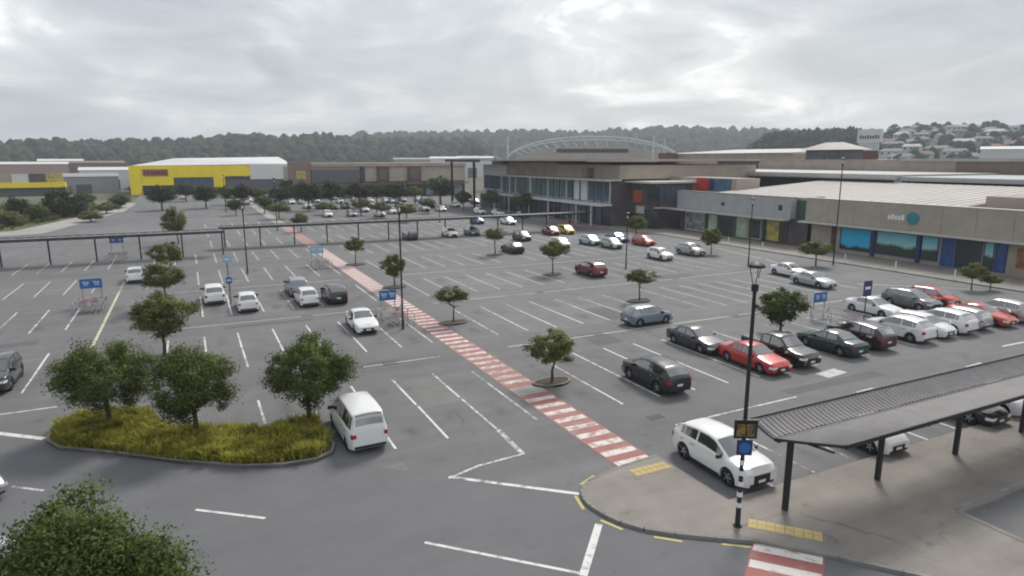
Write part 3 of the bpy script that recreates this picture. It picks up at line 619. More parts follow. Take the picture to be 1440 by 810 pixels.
# --- glazed two storey entrance
t = thing('glazed_entrance', 'two storey glazed mall entrance with tan roof band and white balcony edge', 'building')
E0, E1 = 104.4, 153
pbox('wall', 'plum_wall', t, 72.6, 108, E0, E1, 0, 8.7); pbox('balcony_slab', 'white_panel', t, 69.6, 72.58, E0 - .5, E1 + 14, 4.0, 4.42); pbox('roof_edge', 'pale_trim', t, 70.8, 74.4, E0 - 1, E1, 8.72, 9.0)
n = 18; w = (E1 - E0) / n
for k in range(n):
    ya = E0 + k * w; right = k < 6
    m_ = 'blue_glass' if right else 'teal_glass'
    if k in (3, 4) and right: m_ = 'white_panel'
    facade(t, 72.6, ya + .08, ya + w - .08, 4.6, 8.6, 'window', m_, .06, .10, 'white_panel'); facade(t, 72.6, ya + .08, ya + w - .08, .15, 3.9, 'shop_window', 'blue_glass' if k % 4 in (1, 2) else 'shop_glass', .06, .12, 'white_panel' if k in (4, 5, 8) else 'dark_metal')
for k in range(n + 1): pbox('mullion', 'white_panel' if k % 3 == 0 else 'dark_metal', t, 72.3, 72.48, E0 + k * w - .07, E0 + k * w + .07, 4.43, 8.7)
for yy in (107.0, 112.5, 124.0, 133, 143.5, 152.0): MB().tube((69.9, yy, 0.1), (69.9, yy, 3.99), .16, n=10).build('column', 'white_panel', t)
for yy in (133, 143.5): MB().tube((70.2, yy, 4.43), (70.2, yy, 8.71), .14, n=10).build('column', 'white_panel', t)
for k in range(8): pbox('roof_band', 'pink_brown' if k > 3 else 'tan_wall', t, 74.5, 110, E0 + k * 6.1 + .02, E0 + (k + 1) * 6.1 - .02, 9.02, 11.7 + .4 * (k > 3))
pbox('plant_box', 'brown_wall', t, 73, 74.4, 113.5, 115.5, 9.01, 11.0)
g = MB(); g.prism([(71.0, 103), (110, 103), (110, 176), (66, 176), (66, 152)], 12.45, 12.85); g.build('roof', 'tan_wall', t); pbox('roof_fascia', 'dark_wall', t, 65.7, 65.98, 152, 176, 12.1, 12.8)
for X_, Y_ in ((66.8, 158), (66.8, 174)): pbox('tall_column', 'dark_metal', t, X_, X_ + .5, Y_, Y_ + .5, 0, 12.44)
pbox('end_wall', 'white_panel', t, 74, 108, 153.1, 168, 4.45, 11.4); pbox('end_wall', 'pink_brown', t, 80, 108, 168.05, 175.5, 0, 12.4); pbox('balcony_room', 'dark_grey_clad', t, 73, 108, 153.1, 168, 0, 3.98)
for k in range(4): facade(t, 74, 154 + 3.4 * k, 157 + 3.4 * k, 5, 8.6, 'window', 'blue_glass', .06, .1, 'dark_metal')
# --- dark doorway block with orange panels
t = thing('dark_entrance', 'dark plum shopfront block with orange panels between grey shop and glazed entrance', 'building')
pbox('wall', 'plum_wall', t, 77, 86.4, 96.6, 104.3, 0, 8.4); pbox('roof_edge', 'pale_trim', t, 75.6, 86.4, 96.0, 104.3, 8.42, 8.75)
Yr = lambda px: Yat(px, 76.9)
facade(t, 77, Yr(900), Yr(888), 4.7, 7.0, 'orange_panel', 'orange_panel', .08); facade(t, 77, Yr(925), Yr(908), 4.5, 7.8, 'window', 'shop_glass', .06, .12); facade(t, 77, Yr(904), Yr(893), 2.7, 4.1, 'pale_sign', 'pale_trim', .10); facade(t, 77, Yr(900), Yr(884), .15, 2.6, 'shop_door', 'shop_glass', .05, .14); facade(t, 77, Yr(924), Yr(906), .15, 3.6, 'shop_window', 'shop_glass', .05, .14)
for k in range(3): w_ = pbox('window', 'blue_glass', t, 78 + 2.6 * k, 80.2 + 2.6 * k, 96.52, 96.598, 5.0, 7.8); pbox('mullion', 'dark_metal', w_, 79.05 + 2.6 * k, 79.15 + 2.6 * k, 96.46, 96.518, 5.0, 7.8)
pbox('rust_panel', 'orange_panel', t, 85.7, 86.3, 96.5, 96.598, 4.6, 8.2); pbox('awning', 'pale_trim', t, 76.9, 79, 95.6, 96.598, 3.9, 4.1)
# --- arched hall far behind
cx_, cy_ = Xat(832, 300), 300.0; dv = Vector((cx_, cy_, 0)).normalized(); ang = math.atan2(dv.y, dv.x) - R(90)
t = thing('arched_hall', 'arched white roofed hall with trussed arch behind the mall', 'building', (cx_, cy_, 0), ang)
hwid = 42.0; NS = 24
def arc(u_, rise, base, wv=hwid): return (wv * u_, base + rise * math.sqrt(max(0, 1 - u_ * u_)))
mb = MB()
for y_ in (0, 34):
    for k in range(NS + 1): xx, zz = arc(-math.cos(math.pi * k / NS), 8.0, 11.8); mb.v.append((xx, y_, zz))
    for k in range(NS + 1): xx, zz = arc(-math.cos(math.pi * k / NS), 8.0, 11.8); mb.v.append((xx, y_, 0))
q = NS + 1
for k in range(NS):
    mb.f += [(k, k + 1, 2 * q + k + 1, 2 * q + k), (k, q + k, q + k + 1, k + 1)]; mb.m += [0, 0]
mb.build('roof', 'white_roof', t)
pbox('clerestory', 'dark_wall', t, -19, 19, -.4, -.05, 16.4, 18.3)
for r_, o_ in ((12.6, 0), (11.0, 1)):
    mb = MB(); ps = [Vector((arc(-math.cos(math.pi * k / NS), r_, 12, hwid + 4)[0], -2 + o_ * 1.2, arc(-math.cos(math.pi * k / NS), r_, 12, hwid + 4)[1])) for k in range(NS + 1)]
    for a, b in zip(ps, ps[1:]): mb.tube(a, b, .42, n=6)
    mb.build('arch', 'white_clad', t)
for k in range(3, NS - 2):
    u_ = -math.cos(math.pi * k / NS); x1_, z1_ = arc(u_, 12.6, 12, hwid + 4); u2 = -math.cos(math.pi * (k + .5) / NS); x2_, z2_ = arc(u2, 8.05, 11.8)
    MB().tube((x1_, -1.9, z1_), (x2_, .6, z2_), .26, n=5).build('strut', 'white_clad', t)
for px_, yt in ((714, 192), (917, 192), (932, 196)):
    X_ = Xat(px_, 270); h_ = top_at(px_, yt, math.hypot(X_, 270)); o = tag(MB().lathe([(.0, 0), (.55, 0), (.45, h_ * .5), (.32, h_), (0, h_ + .1)], 10).build('mast', 'white_panel', None, 40), {714: 'tall white mast behind the left end of the mall roof', 917: 'tall white mast by the arched hall, taller of the close pair', 932: 'slim white mast by the arched hall, shorter of the close pair'}[px_], 'mast'); o.location = (X_, 270, 0)
# --- yellow store
t = thing('yellow_store', 'big yellow fronted store with white roof behind the car park', 'building')
Y = 275.0; X_ = lambda px: Xat(px, Y); zs_ = lambda z: 12.8 - (12.8 - z) * 275 / 245 if z > .4 else z
def ybox(nm, m_, a, b, z0, z1, f, bk=1.0): return pbox(nm, m_, t, X_(a), X_(b), Y - f, Y + bk, zs_(z0), zs_(z1))
ybox('wall', 'dark_wall', 184, 350, 0, 6.5, -.5, 30); ybox('pier', 'yellow_clad', 182, 199, 0, 10.8, .6); ybox('pier', 'yellow_clad', 300, 316, 0, 10.8, .6)
for k in range(6): a = 199.2 + k * (100.6 / 6); ybox('yellow_panel', 'yellow_clad', a, a + 100.6 / 6 - .15, 6.9, 10.8, .3)
ybox('yellow_panel', 'yellow_clad', 199.2, 244, 4.4, 6.88, .3); sg = ybox('sign_board', 'orange_print', 201, 237, 7.4, 9.6, .5, -.31)
for k in range(7): pbox('sign_letter', 'rust', sg, X_(203 + 4.8 * k), X_(206.6 + 4.8 * k), Y - .62, Y - .501, zs_(7.8), zs_(9.2))
for k in range(5): ybox('entrance_window', 'blue_glass', 246 + 10.8 * k, 256 + 10.8 * k, .3, 6.6, -.2, .45)
ybox('yellow_band', 'yellow_clad', 316.2, 352, 7.2, 10.8, .1); ybox('white_wall', 'white_clad', 352.2, 411, 6.0, 11.2, 0, 20); ybox('grey_wall', 'dark_grey_clad', 316.2, 411, 0, 5.98, -.3, 20)
mb = MB(); xa, xb, xm = X_(186), X_(411), X_(245); mb.v = [(xa, Y + 1, zs_(10.82)), (xb, Y + .2, zs_(11.22)), (xb, Y + 40, 13.9), (xm, Y + 40, 13.2), (xa, Y + 40, zs_(10.9))]; mb.f = [(0, 1, 2, 3, 4)]; mb.m = [0]; mb.build('roof', 'white_clad', t)
# --- second yellow building at the left
t = thing('yellow_canopy_store', 'low store with yellow canopy band and mauve hoardings at the far left', 'building')
Y = 285.0
ybox('wall', 'dark_grey_clad', -160, 90, 0, 4.0, 0, 20); ybox('yellow_band', 'yellow_clad', -160, 92, 4.02, 5.6, 1.5)
for k in range(9):
    a = -130 + k * 24.3; ybox('hoarding', ['pink_brown', 'white_panel', 'plum_wall', 'display', 'tan_wall'][k % 5] if k != 8 else 'poster_yellow', a, a + 23.6, 5.62, 8.3, -.2)
# --- brown shops
t = thing('brown_shops', 'row of tan and brown shops with rust red piers closing the car park', 'building')
Y = 226.0; X_ = lambda px: Xat(px, Y); zs_ = lambda z: z
ybox('wall', 'dark_wall', 413, 655, 0, 5.2, -1, 25); ybox('tan_wall', 'tan_wall', 413, 655, 5.22, 10.4, -.6, 25)
ybox('corner_tower', 'brown_wall', 412, 436, 3.5, 12.2, .5, 12); ybox('corner_sign', 'poster_yellow', 416, 430, 6.3, 9.0, .7, -.51); ybox('grey_front', 'dark_grey_clad', 438, 506, 5.0, 9.4, .1); ybox('roof_edge', 'pink_brown', 438, 655, 10.42, 11.6, .2, 25)
for a, b in ((507, 513), (531, 547), (574, 592)): p = ybox('pier', 'rust' if b != 513 else 'dark_wall', a, b, 0, 10.3, .4); ybox('pier_panel', 'dark_grey_clad', a + 3, b - 3, 6, 9.4, .5, -.41) if b - a > 8 else None
ybox('shop_canopy', 'dark_grey_clad', 440, 655, 4.3, 4.75, 3.0, -.6)
for k in range(16): a = 440 + k * 13.2; ybox('shop_window', 'shop_glass' if k % 3 else 'display', a, a + 11, .3, 4.1, .45, -1.05 + .8)
# --- distant sheds on the plain
mat('shed_pink', (.36, .27, .25), .8); mat('shed_white', (.62, .62, .62), .7); mat('shed_grey', (.3, .3, .31), .8); mat('shed_brown', (.2, .15, .13), .8)
for px, D, w, h, m_, lab in [(20, 430, 46, 11.5, 'shed_pink', 'long pinkish shed on the plain beyond the yellow canopy store'), (85, 470, 22, 13, 'shed_white', 'small white shed beyond the yellow canopy store'), (125, 440, 34, 12, 'shed_brown', 'brown roofed shed between the two yellow stores'), (160, 330, 26, 9.5, 'shed_white', 'white shed immediately beside the yellow store'), (120, 300, 20, 7.5, 'shed_grey', 'low grey shed behind the shrubs near the yellow store'),
                             (625, 420, 18, 14.5, 'shed_white', 'white shed beyond the brown shops'), (668, 470, 26, 15.0, 'shed_white', 'wide white shed beside the white mast'), (590, 520, 40, 14, 'shed_grey', 'long grey shed beyond the brown shops'), (960, 420, 46, 15, 'shed_grey', 'grey shed on the plain behind the arched hall'), (1150, 400, 40, 17, 'shed_brown', 'brown shed under the pine ridge'), (1425, 330, 22, 18, 'shed_white', 'white shed at the foot of the housing hillside')]:
    d = hz_dir(px); t = thing('distant_shed', lab, 'building', (d.x * D, d.y * D, 0), math.atan2(-d.x, d.y), 'sheds on the plain')
    pbox('wall', m_, t, -w / 2, w / 2, 0, 16, -.3, h - 1.2); mb = MB(); mb.v = [(-w / 2 - .4, -.4, h - 1.18), (w / 2 + .4, -.4, h - 1.18), (w / 2 + .4, 16.4, h - 1.18), (-w / 2 - .4, 16.4, h - 1.18), (-w / 2 - .4, 8, h), (w / 2 + .4, 8, h)]; mb.f = [(0, 1, 5, 4), (2, 3, 4, 5), (3, 0, 4), (1, 2, 5), (0, 3, 2, 1)]; mb.m = [0] * 5; mb.build('roof', 'shed_white' if m_ == 'shed_pink' else m_, t)
    pbox('roller_door', 'dark_grey_clad', t, -w * .2, w * .05, -.08, -.005, 0, h * .45)

# ================================================================== TREES
def crown_mesh(seed, rx, ry, z0, z1, nclump, per, leaf, shape='round', m='leaf_mid', csize=.3, wob=1.0):
    rng = np.random.default_rng(seed); cz = (z0 + z1) / 2; hz_ = (z1 - z0) / 2
    C = []
    lob = rng.uniform(0, 6.28, 5); amp = rng.uniform(.03, .13, 5) * wob
    while len(C) < nclump:
        d = rng.normal(size=3); d /= np.linalg.norm(d); r = rng.uniform(.35, 1) ** .45
        az_ = math.atan2(d[1], d[0]); k = 1 + sum(amp[i] * math.cos((i + 1) * az_ + lob[i]) for i in range(5)) * .8
        p = d * r * np.array([rx * k, ry * k, hz_ * (1 + .25 * math.sin(2.3 * az_ + lob[0]))])
        if shape == 'dome' and p[2] < -hz_ * .55: p[2] *= .55
        C.append((p[0], p[1], cz + p[2]))
    C = np.array(C); n = nclump * per
    cen = np.repeat(C, per, axis=0); sig = csize * rng.uniform(.55, 1.2, nclump).repeat(per)[:, None]
    P = cen + rng.normal(size=(n, 3)) * sig * np.array([1, 1, .72])
    nrm = rng.normal(size=(n, 3)) + np.array([0, 0, .9]); nrm /= np.linalg.norm(nrm, axis=1)[:, None]
    t = np.cross(nrm, rng.normal(size=(n, 3))); t /= np.linalg.norm(t, axis=1)[:, None]; b = np.cross(nrm, t)
    dc = (P - np.array([0, 0, cz - hz_ * .3])) / np.array([rx, ry, hz_]); dc /= np.linalg.norm(dc, axis=1)[:, None] + 1e-6
    dl = (P - cen); dl /= np.linalg.norm(dl, axis=1)[:, None] + 1e-6
    nn = dc * .5 + dl * .65 + nrm * .25; nn /= np.linalg.norm(nn, axis=1)[:, None]
    flip = np.sum(np.cross(t, b) * nn, axis=1) < 0; b[flip] *= -1
    s = leaf * rng.uniform(.6, 1.3, n)[:, None]
    Q = np.stack([P - t * s, P - b * s * .55 + nrm * s * .12, P + t * s, P + b * s * .55 + nrm * s * .12], axis=1).reshape(-1, 3)
    me = bpy.data.meshes.new('crown'); me.vertices.add(n * 4); me.vertices.foreach_set('co', Q.ravel().astype(np.float32))
    me.loops.add(n * 4); me.loops.foreach_set('vertex_index', np.arange(n * 4, dtype=np.int32))
    me.polygons.add(n); me.polygons.foreach_set('loop_start', np.arange(0, n * 4, 4, dtype=np.int32)); me.polygons.foreach_set('loop_total', np.full(n, 4, np.int32))
    me.update(calc_edges=True); me.materials.append(MATS[m])
    # leaf normals lean outward from the clump and the crown, so the foliage shades as soft masses
    me.polygons.foreach_set('use_smooth', [True] * n)
    me.normals_split_custom_set_from_vertices(np.repeat(nn, 4, axis=0).tolist())
    return me, C
def trunk_mesh(C, z0, z1, r, nl, seed, stems=1):
    rng = random.Random(seed); mb = MB()
    for s in range(stems):
        ox = (s - (stems - 1) / 2) * r * 1.5; fork = Vector((ox * 2 + rng.uniform(-.1, .1), rng.uniform(-.1, .1), z0 + (z1 - z0) * .22))
        mb.tube((ox, 0, -.03), (ox + rng.uniform(-.03, .03), 0, fork.z * .5), r * 1.25, r * .95, 8); mb.tube((ox + .0, 0, fork.z * .5), fork, r * .95, r * .75, 8)
        for k in range(nl):
            e_ = Vector(C[rng.randrange(len(C))]); midp = fork.lerp(e_, .5) + Vector((0, 0, (z1 - z0) * .06))
            mb.tube(fork, midp, r * .55, r * .32, 6); mb.tube(midp, e_, r * .32, r * .1, 5)
    return mb.mesh('trunk', ['bark'], 50)
def make_tree(name, label, loc, rx, h, z0, seed, m='leaf_mid', nclump=110, per=60, leaf=.14, shape='round', r=.1, ry=None, group=None, stems=1, csize=.3, cat='tree'):
    cm, C = crown_mesh(seed, (rx - csize * 1.3) * .92, ((ry or rx) - csize * 1.3) * .92, z0 + csize * .9, h - csize * .9, nclump, per, leaf, shape, m, csize)
    t = thing(name, label, cat, (*loc, loc3(loc)), 0, group)
    add('trunk', trunk_mesh(C, z0, h, r, 7, seed, stems), t); add('crown', cm, t); return t
def loc3(l): return 0.0
# three trees in the grass bed
for (p, rx, h, z0, s, nm, lab, mt) in [((-4.35, 34.9), 2.5, 4.15, 1.1, 11, 'round_tree', 'low spreading tree at the road end of the yellow grass bed', 'leaf_dark'),
      ((-.6, 31.9), 1.95, 4.35, .95, 12, 'round_tree', 'middle tree of three in the yellow grass bed, crown nearly touching the grass', 'leaf_dark'),
      ((4.35, 31.2), 2.3, 4.3, 1.0, 13, 'round_tree', 'dense rounded tree in the yellow grass bed beside the white van', 'leaf_dark')]:
    o = make_tree(nm, lab, p, rx, h, z0, s, mt, 150, 210, .055, 'round', .11, group='trees in the grass bed', csize=.22); o.location.z = .12
make_tree('bushy_tree', 'big dark bushy tree with two humps beside the road, foliage down to the ground', (-3.3, 17.0), 1.85, 5.25, .6, 21, 'leaf_dark', 120, 230, .055, 'round', .16, ry=1.9, csize=.27)
bt = [o for o in bpy.data.objects if o.name.startswith('bushy_tree')][0]
for sd_, dx, rr, z0, z1 in ((22, 1.35, 1.45, .5, 4.55), (23, 2.0, 1.1, .4, 3.4), (24, -1.5, 1.3, .4, 3.7)):
    cm, C = crown_mesh(sd_, rr * .8, rr * .8, z0 + .25, z1 - .25, 70, 220, .055, 'round', 'leaf_dark', .25); add('crown', cm, bt, (CY * dx, SY * dx, 0))
# small car park trees: pixel of the trunk foot, top row, crown width in pixels, crown bottom row
SM = []
for k, (s, sh, m_) in enumerate([(31, 'dome', 'leaf_mid'), (32, 'dome', 'leaf_mid'), (33, 'round', 'leaf_mid'), (34, 'dome', 'leaf_olive'), (35, 'round', 'leaf_dark')]):
    cm, C = crown_mesh(s, .92, .92, .38, 1.0 * 2.0, 70 + 8 * k, 125, .048, sh, m_, .13, 1.9)
    SM.append((cm, trunk_mesh(C, .5, 2.0, .055, 6, s)))
# the prototype crown is 2 m wide and spans z .38 .. 2; each tree has its own scale
def small_tree(name, label, X, Y, width, h, zb, var, group='small trees in the car park', cat='tree', bedr=1.0):
    t = thing(name, label, cat, (X, Y, .1 if bedr else 0), random.uniform(0, 6.28), group); t.rotation_euler[0] = R(random.uniform(-3, 3)); t.rotation_euler[1] = R(random.uniform(-3, 3))
    cm, tm = SM[var]
    cz = (h - zb) / 2.0; s = width / 2.38
    add('trunk', tm, t, (0, 0, 0), 0, (s, s, h / 2.0 * .98))
    add('crown', cm, t, (0, 0, zb - .19 * cz), random.uniform(0, 6.28), (s * random.uniform(.9, 1.08), s * random.uniform(.9, 1.08), cz))
    if bedr:
        poly = [(X + bedr * 1.35 * math.cos(a) * (1 + .08 * math.sin(3 * a)), Y + bedr * .8 * math.sin(a)) for a in np.linspace(0, 2 * math.pi, 15)[:-1]]
        struct(MB().prism(poly, -.01, .10).build('planting_bed', 'mulch')); struct(kerb_strip('kerb', poly, .1, .125, closed=True))
    return t
TREES = [  # label, X, Y, width, height, crown bottom, variant
 ('small tree with two stemmed umbrella crown in a brown bed by the striped walkway', 18.1, 31.4, 3.3, 3.2, .85, 0),
 ('small umbrella tree beside the walkway, one bed beyond the blue board on the lamp post', 18.1, 47.2, 2.75, 2.9, 1.3, 1),
 ('thin loose tree beside the walkway in front of the blue trolley board', 18.0, 63.5, 2.9, 3.5, .9, 2),
 ('small dome tree by the walkway nearest the long dark shelter', 17.8, 79.8, 3.0, 3.5, 1.1, 0),
 ('dense round deep green tree between the black ute and the dark green car', 38.4, 33.0, 3.9, 3.5, .75, 4),
 ('flat topped umbrella tree behind the silver hatchback crossing the aisle', 36.4, 47.3, 2.9, 2.95, 1.3, 1),
 ('round topped small tree standing before the maroon hatchback', 36.2, 63.0, 3.4, 3.9, 1.5, 3),
 ('small olive tree behind the black sedan with pale roof', 36.8, 79.8, 3.4, 3.7, 1.6, 1),
 ('broad tree in a bed behind the yellow grass bed, clear stem', -2.3, 47.0, 4.4, 4.35, 1.35, 2),
 ('olive tree in the row leading to the long shelter, third behind the grass bed', -2.5, 63.0, 3.4, 4.2, 1.2, 3),
 ('olive tree in the row leading to the long shelter, second before its roof', -2.5, 79.6, 4.1, 4.0, 1.0, 1),
 ('upright bushy tree rising behind the long shelter roof', -2.0, 112, 3.9, 6.0, .9, 3)]
for lab, X, Y, w, h, zb, v_ in TREES: small_tree('car_park_tree', lab, X, Y, w, h, zb, v_, bedr=.9 if Y < 90 else 0)
def far_tree(lab, px, yb, yt, wpx, var, frac=.3, group='far car park trees', name='far_tree'):
    X, Y = G(px, yb); d = depth(X, Y); h = (yb - yt) * d / F * 1.02; w = wpx * d / F * 1.12
    return small_tree(name, lab, X, Y, w, h, h * frac, var, group, bedr=0)
DEEP = []
for k, (s, m_) in enumerate([(41, 'leaf_deep'), (42, 'leaf_plum')]):
    cm, C = crown_mesh(s, .92, .92, .38, 2.0, 80, 50, .08, 'round', m_, .18); SM.append((cm, trunk_mesh(C, .5, 2.0, .055, 6, s)))
for a in [('dark round tree in front of the yellow store entrance, beside its left pier', 228, 296, 261, 43, 5), ('dark round tree before the glazed bay of the yellow store', 290, 293, 260, 36, 5),
          ('plum tinted tree between the yellow store and the white wall', 343, 293, 260, 34, 6), ('dark tree under the white store wall', 395, 291, 263, 32, 5),
          ('tall dark tree before the brown shops, darkest of the group', 434, 296, 255, 40, 5), ('dark green tree beside the tallest dark tree before the brown shops', 466, 292, 254, 30, 5),
          ('plum leaved tree before the red pier of the brown shops', 506, 292, 258, 34, 6), ('round dark tree between the two red piers of the brown shops', 556, 290, 255, 36, 5),
          ('large green tree standing at the tan end of the brown shops', 620, 288, 249, 44, 4), ('dark tree at the corner of the white store wall', 408, 279, 252, 26, 5),
          ('low bush on the walkway edge beyond the shelter', 392, 308, 285, 34, 3), ('light green round tree just behind the shelter roof near the walkway', 424, 326, 299, 26, 3),
          ('pale green tree among the far parked cars', 508, 303, 279, 26, 3), ('low olive tree beside two far white cars', 536, 306, 284, 30, 3), ('pale olive tree touching the shelter roof by the dark hatchback', 572, 312, 286, 30, 3),
          ('olive tree in front of the glazed entrance, beside the white columns', 690, 300, 266, 30, 3), ('brownish olive tree under the entrance balcony', 734, 304, 270, 30, 3)]:
    far_tree(*a)
for a in [('low dark tree at the left pier foot of the yellow store', 262, 283, 258, 28, 5), ('green tree between two dark trees before the yellow store', 318, 288, 262, 26, 4), ('bright small tree beside the plum tinted tree', 362, 287, 264, 24, 4), ('deep green tree in front of the corner tower of the brown shops', 418, 284, 258, 26, 5), ('mid green tree before the grey shop front', 484, 285, 260, 24, 4), ('dark tree just before the first rust pier', 530, 286, 258, 26, 5), ('olive tree before the second rust pier', 584, 287, 262, 24, 3), ('low olive tree among the white cars before the brown shops', 455, 302, 284, 26, 3), ('round green tree next to the walkway far end', 372, 300, 276, 28, 4), ('small round tree behind the shelter near the lamp post', 332, 303, 280, 24, 4), ('pale tree at the edge of the far cars by the tall columns', 602, 300, 278, 26, 3), ('green tree at the foot of the tall dark columns', 652, 296, 268, 26, 4)]:
    far_tree(*a)
for a in [('small street tree before the dark doorway with orange panel', 895, 338, 303, 30, 1), ('street tree before the green framed shop windows', 1000, 357, 320, 30, 2), ('street tree before the beige shop wall with blank panel', 1147, 374, 337, 42, 3),
          ('street tree before the navy shop entrance', 1366, 408, 368, 34, 3), ('low shrub tree near the orange poster at the shop end', 1392, 408, 384, 28, 3)]:
    far_tree(*a, group='street trees along the shops', name='street_tree')

# roadside planting at far left
gp = [(-95, 128), (-60, 137), (-29, 147), (-20, 190), (-22, 225), (-95, 225)]
struct(sheet('grass', gp, 0.003, 'grass_mat'))
pts = []
while len(pts) < 900:
    x, y = random.uniform(-60, -18), random.uniform(131, 215)
    if in_poly(x + 1.5, y, gp): pts.append((x, y))
o = struct(tufts('roadside_shrubs', pts, .6, 1.7, 26, 'leaf_olive', 0, .11, .8), 'stuff'); o['label'] = 'mixed olive shrubs and long grass beside the pale path'
for a in [('dark round bush, smallest of three beside the pale path', 26, 306, 276, 30), ('dark tall round bush, biggest of three beside the pale path', 82, 306, 264, 34), ('dark low bush beside the biggest dark bush on the path edge', 106, 304, 272, 30)]:
    far_tree(*a, 5, frac=.02, group='dark bushes beside the path', name='round_bush')
for lab, px, yb, yt, w, v_ in [('olive bush at the tip of the grass where the path bends', 150, 300, 284, 34, 3), ('green bush between the dark bushes', 55, 312, 288, 30, 4), ('low olive bush nearest the pale path edge', 128, 312, 296, 34, 3), ('olive bush under the yellow canopy store end', 10, 318, 296, 40, 3), ('green bush in the grass before the low grey shed', 170, 292, 274, 28, 4), ('small green bush behind the biggest dark bush', 120, 290, 270, 26, 4)]:
    far_tree(lab, px, yb, yt, w, v_, frac=.02, group='green bushes beside the path', name='garden_bush')
for k in range(8):
    far_tree('low green bush in the hedge row along the foot of the yellow store', 188 + 19 * k, 272 + (k % 2), 262 + (k % 3), 19 + 3 * (k % 3), (4, 3, 5)[k % 3], frac=.02, group='hedge bushes along the yellow store', name='hedge_bush')

# ================================================================== CARS
CT = {
 'hatch': dict(L=4.1, W=1.74, wb=2.55, wr=.325, clr=.17, sh=[(-2.05, .88), (-1.9, .96), (-1.0, .98), (.75, .94), (1.2, .90), (1.75, .80), (2.05, .62)],
   rf=[(-2.05, .90), (-2.0, 1.02), (-1.72, 1.36), (-1.5, 1.46), (-.6, 1.51), (0.1, 1.50), (.4, 1.44), (1.2, 1.02), (1.45, .96), (1.85, .86), (2.05, .68)], cowl=1.2, rfr=.4, rrr=-1.5, rbt=-1.97),
 'sedan': dict(L=4.65, W=1.80, wb=2.72, wr=.335, clr=.16, sh=[(-2.32, .82), (-2.15, .95), (-1.3, .97), (.8, .92), (1.3, .88), (2.0, .77), (2.32, .58)],
   rf=[(-2.32, .84), (-2.2, 1.0), (-1.62, 1.06), (-.95, 1.38), (-.7, 1.43), (-.1, 1.455), (.15, 1.41), (1.0, .99), (1.35, .92), (2.05, .80), (2.32, .60)], cowl=1.0, rfr=.15, rrr=-.80, rbt=-1.60),
 'suv': dict(L=4.5, W=1.84, wb=2.65, wr=.365, clr=.21, sh=[(-2.25, .98), (-2.1, 1.10), (-1.0, 1.09), (.95, 1.03), (1.5, 1.02), (2.02, .95), (2.25, .74)],
   rf=[(-2.25, .98), (-2.2, 1.10), (-1.82, 1.47), (-1.6, 1.555), (-.8, 1.64), (0, 1.645), (.33, 1.585), (1.22, 1.12), (1.5, 1.07), (2.06, .98), (2.25, .76)], cowl=1.22, rfr=.33, rrr=-1.62, rbt=-2.17),
 'van': dict(L=4.75, W=1.86, wb=2.85, wr=.33, clr=.19, sh=[(-2.37, 1.0), (-2.3, 1.08), (-1.0, 1.08), (1.2, 1.0), (1.7, .95), (2.15, .86), (2.37, .62)],
   rf=[(-2.37, 1.05), (-2.33, 1.25), (-2.22, 1.72), (-2.08, 1.83), (-.8, 1.89), (.5, 1.86), (.85, 1.76), (1.65, 1.12), (1.85, 1.02), (2.2, .88), (2.37, .64)], cowl=1.65, rfr=.85, rrr=-2.1, rbt=-2.36),
 'ute': dict(L=5.1, W=1.84, wb=3.05, wr=.36, clr=.26, sh=[(-2.55, 1.02), (-2.5, 1.10), (-.8, 1.10), (1.0, 1.05), (1.6, 1.04), (2.3, .96), (2.55, .72)],
   rf=[(-2.55, 1.03), (-2.5, 1.115), (-1.0, 1.12), (-.92, 1.14), (-.72, 1.68), (-.5, 1.74), (.35, 1.74), (.6, 1.68), (1.25, 1.15), (1.55, 1.09), (2.35, .98), (2.55, .74)], cowl=1.25, rfr=.6, rrr=-.7, rbt=-.9),
}
CARM = {}
